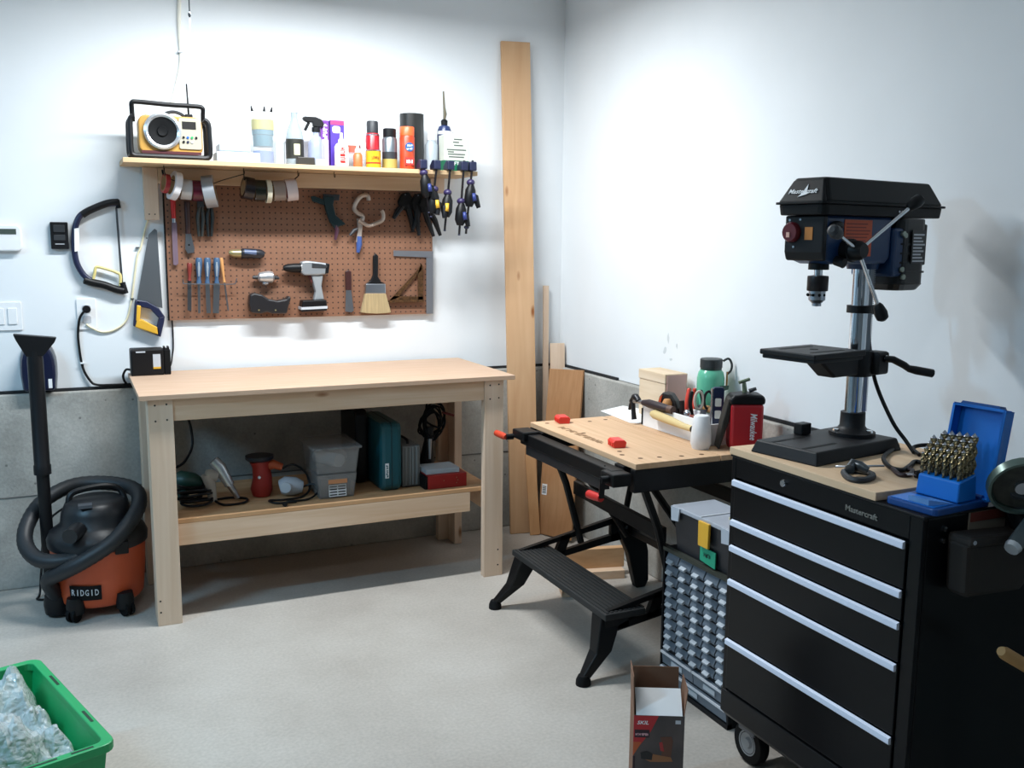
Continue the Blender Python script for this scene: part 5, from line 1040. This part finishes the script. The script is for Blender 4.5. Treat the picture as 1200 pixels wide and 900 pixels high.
for i in range(7): part('print_line', MB().box(-.158,-.058-(i*3 % 4)*.006,-.0582,-.0575,.555+i*.0085,.558+i*.0085), mat('warning_text', '#8a2f1b', .5), wl)
# feed handles
HB_ = Vector((-.155,-.095,.540))
hb = part('feed_hub', MB().lathe([(0,-.112),(.018,-.112),(.024,-.102),(.026,-.08),(.03,-.078),(.03,-.0565)], (-.155,0,.540), 20, 'y'), black, t)
for (x, z, y) in ((-.275,.580,-.12), (.0,.655,-.135), (-.09,.395,-.12)):
    e = Vector((x,y,z)); d = (e-HB_).normalized()
    part('spoke', MB().cyl(HB_, e, .0048, n=10), chrome, hb)
    part('knob', MB().tube([e-d*.012,e-d*.006,e+d*.014,e+d*.03,e+d*.036], [.008,.012,.017,.015,.007], 12), dgrey if x < -.2 else black, hb)
part('depth_stop', MB().ball((-.205,-.064,.602), (.024,.012,.012)), black, t)
part('adjuster', MB().cyl((-.19,-.056,.515), (-.19,-.08,.508), .013, n=12), black, t)
part('base_block', MB().box(-.135,-.095,.062,.092,.0345,.066), black, t, .003)
pc = [(.10,.03,.45),(.07,.02,.37),(.055,.0,.28),(.05,-.03,.18),(.055,-.085,.08),(.07,-.12,.03),(.05,-.16,.006)]
part('power_cord', MB().spline(pc, .0055), black, t)
# cords on the chest
def Z(u, v, z=BT+.006): return survey(u, v, z=z)
single('black_extension_cord', MB().spline([(-.30,-2.62,BT+.006),(-.27,-2.57,BT+.012),(-.235,-2.585,BT+.02),(-.225,-2.65,BT+.02),(-.24,-2.74,BT+.008),(-.28,-2.80,BT+.006),(-.33,-2.82,BT+.006)], .0055, 8), black, 'black cord looping from the drill press behind the drill bit case', 'cord')
t = thing('plug_cord', 'short black cord with its plug lying loose on the chest board', 'cord', (-.46,-2.72,BT))
part('wire', MB().spline([Z(1052,522),Z(1036,535),Z(1041,546),Z(1056,551),Z(1066,546),Z(1072,541),Z(1082,543),Z(1091,550)], .0058), black, t)
part('wire_loop', MB().spline([Z(1046,549),Z(1054,556),Z(1066,556),Z(1069,551),Z(1060,549)], .0058), mat('cord_plum', '#2a171c', .5), t)
q = Z(1079,556,BT+.012)
part('plug', MB().tube([q+Vector((.03,-.02,0)),q+Vector((.012,-.006,0)),q,q+Vector((-.012,.006,0))], [.008,.0118,.0118,.009], 12), black, t)
for s in (-1, 1): part('prong', MB().bar(q+Vector((-.012,.006,0))+Vector((.006,.010,0))*s*.5, q+Vector((-.03,.015,0))+Vector((.006,.010,0))*s*.5, .004, .0015), steel, t)
t = thing('chuck_key', 'steel chuck key on a black rubber ring on the chest board', 'chuck key', (-.61,-2.70,BT))
part('rubber_ring', MB().spline([Z(989,553),Z(996,561),Z(1010,563),Z(1022,559),Z(1020,555),Z(1003,552)], .008, 8, 6, True), dgrey, t)
part('key_body', MB().tube([Z(996,550,BT+.02),Z(1000,545,BT+.026),Z(1008,547,BT+.026),Z(1017,552,BT+.018)], [.012,.016,.014,.010], 12), mat('key_steel', '#5f6468', .35, .8), t)
part('key_bar', MB().cyl(Z(979,547,BT+.012), Z(1036,546,BT+.012), .003, n=8), steel, t)
# ------------------------------------------------------------------ drill bit case
CL = Vector((-.552,-2.919,.8997))
t = thing('drill_bit_case', 'open blue drill bit case standing on the tool chest', 'drill bit case', CL, rz=5, world=False)
bl = mat('case_blue', '#0f70cc', .35); bld = mat('case_blue_dark', '#0c4386', .35)
part('tray', MB().prism(rrect(-.118,.075,-.066,.066,.015), 'z', 0, .016), bld, t, .003)
part('tray_well', MB().box(-.110,-.045,-.055,.055,.0162,.0175), bl, t)
part('clear_cover', MB().add([(-.108,-.04,.018),(-.05,-.055,.018),(-.05,.0,.018),(-.108,.012,.018),(-.108,-.04,.030),(-.05,-.055,.020),(-.05,.0,.020),(-.108,.012,.030)], [(0,3,2,1),(4,5,6,7),(0,1,5,4),(1,2,6,5),(2,3,7,6),(3,0,4,7)]), mat('cover_blue_clear', '#6fa6e0', .2, alpha=.6), t)
part('bit_block', MB().add([(-.035,-.058,.017),(.03,-.058,.017),(.03,.05,.017),(-.035,.05,.017),(-.03,-.056,.062),(.028,-.056,.075),(.028,.048,.075),(-.03,.048,.062)], [(3,2,1,0),(4,5,6,7),(0,1,5,4),(1,2,6,5),(2,3,7,6),(3,0,4,7)]), bl, t, .003)
lidm = Matrix.Translation((.062,-.012,.012)) @ Matrix.Rotation(math.radians(10), 4, 'Y')
lf = MB().box(.012,.016,-.066,.066,0,.205).box(-.016,.012,-.066,-.061,0,.205).box(-.016,.012,.061,.066,0,.205).box(-.016,.012,-.061,.061,.200,.205).box(-.016,.012,-.061,.061,0,.005)
ld = part('lid', lf.xf(lidm), bl, t, .003)
part('lid_rim', MB().prism([(-.05,.2055),(.05,.2055),(.045,.213),(-.045,.213)], 'x', -.012, .012).xf(lidm), bld, ld)
part('hinge', MB().cyl((.05,-.06,.02), (.05,.05,.02), .006, n=10), bld, t)
bitm = mat('bit_bronze', '#a3936b', .3, .9, col2='#5e5a50', vscale=120); bits = None
RM = Matrix.Translation(CL) @ Matrix.Rotation(math.radians(5), 4, 'Z')
idx = 0
for r in range(5):
    for k in range(6 if r < 4 else 5):
        h = .052+.008*r-.0015*k; rad = .0046+.0011*r
        lx, ly = -.022+r*.0115, -.046+k*.0185
        zb = .0625+.013*(lx+.03)/.058
        c = RM @ Vector((lx, ly, zb))
        nm = ['thinnest short', 'thin', 'medium thick', 'thick', 'thickest tall'][r]+' twist drill bit standing upright in the blue case'
        b = thing('drill_bit', nm, 'drill bit', c, group='drill bits in the blue case', world=False)
        m = MB(); n = 10
        # twisted flute: a squashed section turning along the bit
        secs = []
        for j in range(13):
            a = j*.75; hh = h*j/12
            secs.append([(rad*math.cos(2*PI*q_/n)*math.cos(a)-rad*.55*math.sin(2*PI*q_/n)*math.sin(a), rad*math.cos(2*PI*q_/n)*math.sin(a)+rad*.55*math.sin(2*PI*q_/n)*math.cos(a), hh) for q_ in range(n)])
        part('flute', loft(secs), bitm, b); part('tip', MB().lathe([(rad*.8,h),(0,h+rad)], n=8), steel, b)
        idx += 1
# ------------------------------------------------------------------ things hung on the chest's side
t = thing('angle_grinder', 'dark angle grinder with a steel guard by the end of the tool chest', 'angle grinder', (-.37,-3.045,.75))
y = -3.045; G = lambda u, v, d=0: survey(u, v, y=y+d)
gc = G(1196,566); GM = Matrix.Translation(gc) @ Matrix.Rotation(math.radians(-35), 4, 'Z') @ Matrix.Rotation(math.radians(25), 4, 'X')
part('guard', MB().lathe([(.0,.002),(.066,.002),(.070,.0),(.070,-.022),(.064,-.022),(.064,-.004),(0,-.002)], (0,0,0), 28, 'y').xf(GM), mat('guard_green', '#5e6f68', .3, .5), t)
part('disc', MB().lathe([(0,-.012),(.058,-.012),(.058,-.009),(0,-.009)], (0,0,0), 28, 'y').xf(GM), mat('disc_dark', '#2f2f28', .6, var=.4, vscale=60), t)
part('flange', MB().lathe([(0,-.020),(.016,-.020),(.016,-.012)], (0,0,0), 16, 'y').xf(GM), steel, t)
part('gear_head', MB().tube([gc+Vector((.005,.004,-.005)), gc+Vector((.02,.03,-.02)), gc+Vector((.04,.03,-.06))], [.03,.036,.032], 14), dgrey, t)
part('body', MB().tube([gc+Vector((.04,.03,-.06)), gc+Vector((.07,.02,-.13)), gc+Vector((.09,.02,-.20))], [.032,.034,.028], 14), black, t)
part('side_handle', MB().tube([G(1225,590,-.01), G(1208,615,-.02), G(1188,640,-.03)], [.015,.019,.017], 14), mat('handle_slate', '#4a5254', .45), t)
part('handle_cap', MB().tube([G(1188,640,-.03), G(1185,644,-.032)], [.0178,.015], 14), mat('cap_silver', '#c9cdd0', .3, .6), t)
t = thing('leather_tool_pouch', 'dark brown leather pouch hanging on the end of the tool chest', 'tool pouch', (-.5,-3.0,.69))
lm = mat('dark_leather', '#1f1813', .7, var=.25, vscale=14, bump=.3, bscale=60)
part('pocket', MB().prism([(-.61,.735),(-.60,.722),(-.43,.715),(-.415,.73),(-.405,.835),(-.615,.85)], 'y', -3.04, -2.9845), lm, t, .012)
part('flap', MB().prism([(-.615,.838),(-.405,.826),(-.40,.850),(-.61,.862)], 'y', -3.046, -2.9842), lm, t, .008)
part('rivet', MB().cyl((-.60,-3.047,.85), (-.60,-3.044,.85), .005, n=8), steel, t); part('rivet', MB().cyl((-.415,-3.047,.84), (-.415,-3.044,.84), .005, n=8), steel, t)
t = thing('paper_packet', 'reddish brown paper packet tucked behind the leather pouch', 'packet', (-.49,-2.983,.86))
part('packet', MB().box(-.545,-.43,-2.9842,-2.9805,.845,.893), mat('packet_card', '#7c7468', .7), t)
part('red_panel', MB().box(-.543,-.432,-2.9856,-2.9843,.872,.893), mat('packet_red', '#6d2b20', .6), t)
t = thing('wood_handled_tool', 'hand tool with a wooden handle and dark shaft beside the tool chest', 'hand tool', (-.36,-3.10,0))
a, b = survey(1173,763,y=-3.1), survey(1215,788,y=-3.1)
part('handle', MB().tube([a, a+(b-a)*.1, a+(b-a)*.8, b], [.010,.0145,.0145,.011], 12), mat('handle_beech', '#b98e58', .5), t)
part('shaft', MB().tube([b,b+Vector((.03,0,-.02)),b+Vector((.05,0,-.10)),(b.x+.06,-3.10,.0)], [.008,.008,.008,.008], 10), mat('shaft_green', '#1d2a25', .5), t)
# ================================================================== small parts cabinet
CX, CY0, CY1, CZ = -.56, -2.212, -1.838, .474
t = thing('parts_cabinet', 'black small parts cabinet full of clear drawers beside the tool chest', 'parts cabinet', (-.48,-2.02,0))
fm = mat('cabinet_black', '#0c0e13', .5, spec=.25)
part('shell', MB().box(CX+.012,CX+.165,CY0,CY1,0,CZ), fm, t, .003)
for (a0, a1, z0, z1) in ((CY0,CY0+.008,0,CZ), (CY1-.008,CY1,0,CZ)): part('side_edge', MB().box(CX-.004,CX+.0118,a0,a1,z0,z1), fm, t)
part('top_edge', MB().box(CX-.006,CX+.0118,CY0,CY1,CZ-.012,CZ), mat('cabinet_top', '#2e322b', .5), t); part('bottom_edge', MB().box(CX-.006,CX+.0118,CY0,CY1,0,.016), fm, t)
nr, ncol = 9, 5; zt, zb = CZ-.016, .125; ph = (zt-zb)/nr; yw = (CY1-CY0-.020)/ncol
dm = mat('drawer_clear', '#6b7682', .3, alpha=.85); lb_ = mat('drawer_label', '#aab2ba', .6); dk = mat('drawer_dark', '#272b33', .5)
proto = protol = protoh = None
for r in range(nr):
    part('divider', MB().box(CX-.002,CX+.0118,CY0+.008,CY1-.008,zt-(r+1)*ph-.0015,zt-(r+1)*ph+.0015), fm, t)
    for k in range(ncol):
        yc = CY1-.010-(k+.5)*yw; z0 = zt-(r+1)*ph
        T = Matrix.Translation((0, yc, z0)); Tl = ROOT[t.name].inverted() @ T
        if proto is None:
            w2 = yw/2-.003
            proto = part('drawer', MB().prism([(0,.003),(-.012,.004),(-.014,.012),(-.006,ph-.009),(-.004,ph-.003),(0,ph-.003)], 'y', -w2, w2).xf(Matrix.Translation((CX+.011,0,0))).xf(ROOT[t.name]), dm, t)
            protoh = part('drawer_pull', MB().prism([(0,.006),(-.012,.004),(-.014,.010),(-.003,.017)], 'y', -w2*.45, w2*.45).xf(Matrix.Translation((CX-.002,0,0))).xf(ROOT[t.name]), lb_, proto)
            proto.matrix_basis = Tl; protoh.matrix_basis = Matrix.Identity(4)
            continue
        d = share('drawer', proto, t, Tl)
        jit = random.uniform(-.004,.003)
        share('drawer_pull', protoh, d, Matrix.Translation((0, jit, 0)))
for (z0, z1, nn) in ((.068,.118,2), (.018,.065,1)):
    part('divider', MB().box(CX-.002,CX+.0118,CY0+.008,CY1-.008,z1+.0008,z1+.0038), fm, t)
    for k in range(nn):
        a0 = CY0+.010+k*(CY1-CY0-.02)/nn; a1 = a0+(CY1-CY0-.02)/nn-.004
        d = part('large_drawer', MB().prism([(CX+.0115,z0),(CX-.002,z0+.002),(CX-.006,z1-.014),(CX-.008,z1-.002),(CX+.0115,z1-.002)], 'y', a0, a1), dm, t)
        part('label', MB().box(CX-.0075,CX-.005,(a0+a1)/2-.03,(a0+a1)/2+.03,z0+.012,z0+.028), lb_, d)
        part('drawer_lip', MB().box(CX-.013,CX-.008,a0,a1,z1-.010,z1-.003), lgrey, d)
# organizer box on it
t = thing('organizer_box', 'black organizer box with a clear lid on the parts cabinet', 'organizer', (-.46,-2.03,CZ))
OX, OY0, OY1 = CX+.006, -2.185, -1.875
part('body', MB().add([(OX+.01,OY0+.01,CZ),(OX+.15,OY0+.01,CZ),(OX+.15,OY1-.01,CZ),(OX+.01,OY1-.01,CZ),(OX,OY0,CZ+.135),(OX+.16,OY0,CZ+.135),(OX+.16,OY1,CZ+.135),(OX,OY1,CZ+.135)], [(3,2,1,0),(4,5,6,7),(0,1,5,4),(1,2,6,5),(2,3,7,6),(3,0,4,7)]), mat('organizer_black', '#1d1f25', .45), t, .003)
cl = part('clear_lid', MB().box(OX-.006,OX+.165,OY0-.004,OY1+.004,CZ+.1355,CZ+.150), mat('lid_clear', '#c7cdd8', .2, alpha=.6), t, .003)
part('lid_seam', MB().box(OX-.006,OX+.165,(OY0+OY1)/2-.003,(OY0+OY1)/2+.003,CZ+.1502,CZ+.153), lgrey, cl)
for yy in (OY0+.022, OY1-.022): part('corner_bracket', MB().prism([(yy-.024,CZ+.148),(yy+.024,CZ+.148),(yy+.02,CZ+.10),(yy-.018,CZ+.105)], 'x', OX-.011, OX-.0062), mat('bracket_clear', '#b9c1cc', .25, alpha=.9), cl)
part('handle_strip', MB().box(OX+.06,OX+.072,OY0,OY0+.10,CZ+.1502,CZ+.158), cream, cl)
part('latch', MB().prism([(-2.085,CZ+.142),(-2.03,CZ+.142),(-2.032,CZ+.062),(-2.083,CZ+.062)], 'x', OX-.016, OX-.0065), yellow, t, .002)
part('sticker', MB().prism([(-2.108,CZ+.055),(-2.03,CZ+.060),(-2.03,CZ+.012),(-2.108,CZ+.004)], 'x', OX-.004, OX-.0005), mat('green_sticker', '#1f9b78', .6), t)
print_marks(t, mat('ink_dark', '#11382f', .6), (OX-.0045,-2.068,CZ+.036), (0,-1,0), (0,0,1), .035, .014, 4, seed=9)
# ================================================================== printed carton on the floor
f0, f1 = Vector((-1.036,-2.417,0)), Vector((-.918,-2.478,0)); ex = (f1-f0).normalized(); ey = Vector((-ex.y, ex.x, 0)); W_ = (f1-f0).length; D_, H_ = .105, .25
ang = math.degrees(math.atan2(ex.y, ex.x))
t = thing('printed_carton', 'open printed cardboard carton on the floor before the parts cabinet', 'carton', (f0.x,f0.y,0), rz=ang, world=False)
brown = mat('inside_card', '#7d5a45', .85); dkp = mat('carton_print', '#3a3536', .5, col2='#564c4a', vscale=9)
part('front_panel', MB().box(0,W_,0,.002,0,H_), dkp, t); part('back_panel', MB().box(0,W_,D_-.002,D_,0,H_), brown, t)
part('side_panel', MB().box(0,.002,.0021,D_-.0021,0,H_), brown, t); part('side_panel', MB().box(W_-.002,W_,.0021,D_-.0021,0,H_), brown, t)
part('bottom_panel', MB().box(.0021,W_-.0021,.0021,D_-.0021,0,.002), brown, t)
def flap(name, mb, hinge, a, ax, m): return part(name, mb.xf(Raxis(a, ax, hinge)), m, t)
flap('front_flap', MB().box(.006,W_-.006,0,.002,H_,H_+.075), (0,0,H_), -48, 'X', paper)
flap('back_flap', MB().box(.004,W_-.004,D_-.002,D_,H_,H_+.085), (0,D_,H_), -6, 'X', brown)
flap('side_flap', MB().box(0,.002,.004,D_-.004,H_,H_+.105), (0,0,H_), -2, 'Y', brown)
flap('side_flap', MB().box(W_-.002,W_,.004,D_-.004,H_,H_+.07), (W_,0,H_), 6, 'Y', brown)
part('red_corner', MB().prism([(0,H_-.001),(.065,H_-.001),(.045,H_-.045),(0,H_-.11)], 'y', -.0006, 0), mat('carton_red', '#b3262c', .5), t)
part('orange_corner', MB().prism([(0,H_-.075),(.022,H_-.075),(0,H_-.115)], 'y', -.0009, -.0003), mat('carton_orange', '#b9562e', .5), t)
lettering('SKIL', t, white, (.024,-.0008,H_-.02), (1,0,0), (0,0,1), .03, .010, shear=.25)
part('name_strip', MB().box(.003,.042,-.0009,-.0003,H_-.062,H_-.040), mat('strip_dark', '#2a1220', .5), t)
print_marks(t, mat('pink_text', '#d9a6ac', .5), (.0225,-.001,H_-.053), (1,0,0), (0,0,1), .034, .007, 8, seed=3)
part('corner_badge', MB().box(W_-.024,W_-.010,-.0009,-.0003,H_-.022,H_-.012), lgrey, t)
# printed picture of the tool: flat print on the panel
part('printed_tool_body', MB().prism([(.03,H_-.122),(.05,H_-.108),(.075,H_-.112),(.10,H_-.116),(.105,H_-.128),(.07,H_-.130),(.045,H_-.130)], 'y', -.0009, -.0003), mat('print_tan', '#8f5f3c', .5), t)
part('printed_tool_grip', MB().prism([(.07,H_-.06),(.10,H_-.058),(.104,H_-.07),(.10,H_-.116),(.075,H_-.112),(.078,H_-.08)], 'y', -.0009, -.0003), mat('print_brown', '#5e3a2c', .5), t)
part('printed_tool_accent', MB().prism([(.068,H_-.075),(.076,H_-.073),(.082,H_-.10),(.072,H_-.098)], 'y', -.0012, -.0008), mat('print_red', '#a23030', .5), t)
part('printed_chuck', MB().prism([(.02,H_-.105),(.036,H_-.10),(.052,H_-.108),(.05,H_-.125),(.022,H_-.122)], 'y', -.0012, -.0008), mat('print_black', '#1a1a1c', .5), t)
part('red_base_band', MB().box(.06,W_,-.0009,-.0003,H_-.20,H_-.155), mat('carton_maroon', '#7a2328', .5), t)
part('tape_edge', MB().box(0,.006,-.0009,-.0003,0,H_-.115), mat('strip_dark', '#2a1220'), t)
# ================================================================== green crate of bubble wrap
e0, e1 = Vector((-2.456,-1.529,0)), Vector((-2.275,-2.11,0)); ax_ = (e1-e0).normalized(); LB = (e1-e0).length; WB = .42; HB = .30
nx = Vector((ax_.y, -ax_.x, 0)); nx = nx if nx.x < 0 else -nx
ang = math.degrees(math.atan2(ax_.y, ax_.x))      # local x runs along the long side, local y away from it
sy = 1 if nx.dot(Vector((-ax_.y, ax_.x, 0))) > 0 else -1
t = thing('green_crate', 'green plastic crate full of bubble wrap on the floor', 'crate', (e0.x,e0.y,0), rz=ang, world=False)
gm_ = mat('crate_green', '#0f9a58', .4)
def cbx(x0, x1, y0, y1, z0, z1): return MB().box(x0, x1, sy*y0, sy*y1, z0, z1)
tw = .03
def wall(a, b, c, d): return MB().add([(p[0], sy*p[1], p[2]) for p in (a, b, c, d)]+[(p[0], sy*p[1], p[2]-.0) for p in ()], [(0,1,2,3)])
ib = [(tw+.02,tw+.02),(LB-tw-.02,tw+.02),(LB-tw-.02,WB-tw-.02),(tw+.02,WB-tw-.02)]
it = [(.022,.022),(LB-.022,.022),(LB-.022,WB-.022),(.022,WB-.022)]
for k in range(4):
    j = (k+1) % 4; cx_, cy_ = LB/2, WB/2
    def off(p, d): v = Vector((p[0]-cx_, p[1]-cy_)); return (p[0]+math.copysign(d, v.x), p[1]+math.copysign(d, v.y))
    vs = []
    for dd in (0, .005):
        for (p, z) in ((ib[k],.004), (ib[j],.004), (it[j],HB-.004), (it[k],HB-.004)):
            q = off(p, dd); vs.append((q[0], sy*q[1], z))
    part('side_wall', MB().add(vs, [(0,1,2,3),(7,6,5,4),(0,4,5,1),(1,5,6,2),(2,6,7,3),(3,7,4,0)]), gm_, t)
part('base', MB().prism([(p[0], sy*p[1]) for p in ib], 'z', 0, .005), gm_, t)
ro = rrect(0, LB, 0, WB, .03, 4); ri = rrect(.024, LB-.024, .024, WB-.024, .02, 4); n = len(ro)
rv = [(p[0],sy*p[1],HB-.022) for p in ro]+[(p[0],sy*p[1],HB) for p in ro]+[(p[0],sy*p[1],HB) for p in ri]+[(p[0],sy*p[1],HB-.022) for p in ri]
rf = []
for k in range(n):
    j = (k+1) % n
    for L_ in range(4): M_ = (L_+1) % 4; rf.append((L_*n+k, L_*n+j, M_*n+j, M_*n+k))
rim = part('rim', MB().add(rv, rf), gm_, t, .003)
for x in (.18,.44): part('rim_slot', cbx(x-.035,x+.035,.008,.015,HB-.002,HB+.0006), mat('crate_slot', '#05301c', .6), rim)
part('rim_slot', cbx(LB-.016,LB-.009,.05,.10,HB-.002,HB+.0006), mat('crate_slot', '#05301c'), rim)
part('rim_slot', cbx(LB-.016,LB-.009,.13,.30,HB-.002,HB+.0006), mat('crate_slot', '#05301c'), rim)
# bubble wrap: crumpled clear sheet, heaped
def bw_mat():
    m = bpy.data.materials.new('bubble_wrap'); m.use_nodes = True; nt = m.node_tree; b = nt.nodes['Principled BSDF']; N = nt.nodes.new; K = nt.links.new
    b.inputs['Base Color'].default_value = C('#eef3f6'); b.inputs['Roughness'].default_value = .14; b.inputs['Alpha'].default_value = .55; b.inputs['Coat Weight'].default_value = .6
    tc = N('ShaderNodeTexCoord'); v = N('ShaderNodeTexVoronoi'); v.inputs['Scale'].default_value = 75; K(tc.outputs['Object'], v.inputs[0])
    n_ = N('ShaderNodeTexNoise'); n_.inputs['Scale'].default_value = 26; n_.inputs['Detail'].default_value = 6; n_.inputs['Distortion'].default_value = 1.5; K(tc.outputs['Object'], n_.inputs[0])
    ad = N('ShaderNodeMath'); ad.operation = 'MULTIPLY_ADD'; ad.inputs[1].default_value = -.35; K(v.outputs['Distance'], ad.inputs[0]); K(n_.outputs[0], ad.inputs[2])
    bp = N('ShaderNodeBump'); bp.inputs['Strength'].default_value = .9; bp.inputs['Distance'].default_value = .012; K(ad.outputs[0], bp.inputs['Height']); K(bp.outputs[0], b.inputs['Normal'])
    return m
from mathutils import noise
def heap(cx, cy, rx, ry_, z0, hz, seed, fold):
    m = MB(); nu, nv = 56, 44; vs = []
    for i in range(nu+1):
        for j in range(nv+1):
            a, b = i/nu*2-1, j/nv*2-1
            x, y2 = cx+rx*a, cy+ry_*b
            edge = max(0, 1-max(abs(a), abs(b))**5)
            p = Vector((a*2.1+seed, b*2.1, seed*.7))
            h = noise.noise(p)*.5+abs(noise.noise(p*2.2))*.4+abs(noise.noise(p*4.7))*.16+noise.noise(p*11)*.05
            vs.append((x+noise.noise(p*3)*fold, sy*(y2+noise.noise(p*3+Vector((5,1,2)))*fold), z0+hz*edge*(.62+.7*h)))
    fs = [(i*(nv+1)+j, (i+1)*(nv+1)+j, (i+1)*(nv+1)+j+1, i*(nv+1)+j+1) for i in range(nu) for j in range(nv)]
    return m.add(vs, fs, True)
bwm = bw_mat()
def wrap(mb, label):
    M_ = ROOT[t.name]; mb.xf(M_); o = single('bubble_wrap', mb, bwm, label, 'bubble wrap'); return o
wrap(heap(LB*.46, WB*.52, LB*.43, WB*.46, .13, .25, 5.3, .010), 'crumpled clear bubble wrap filling the green crate')
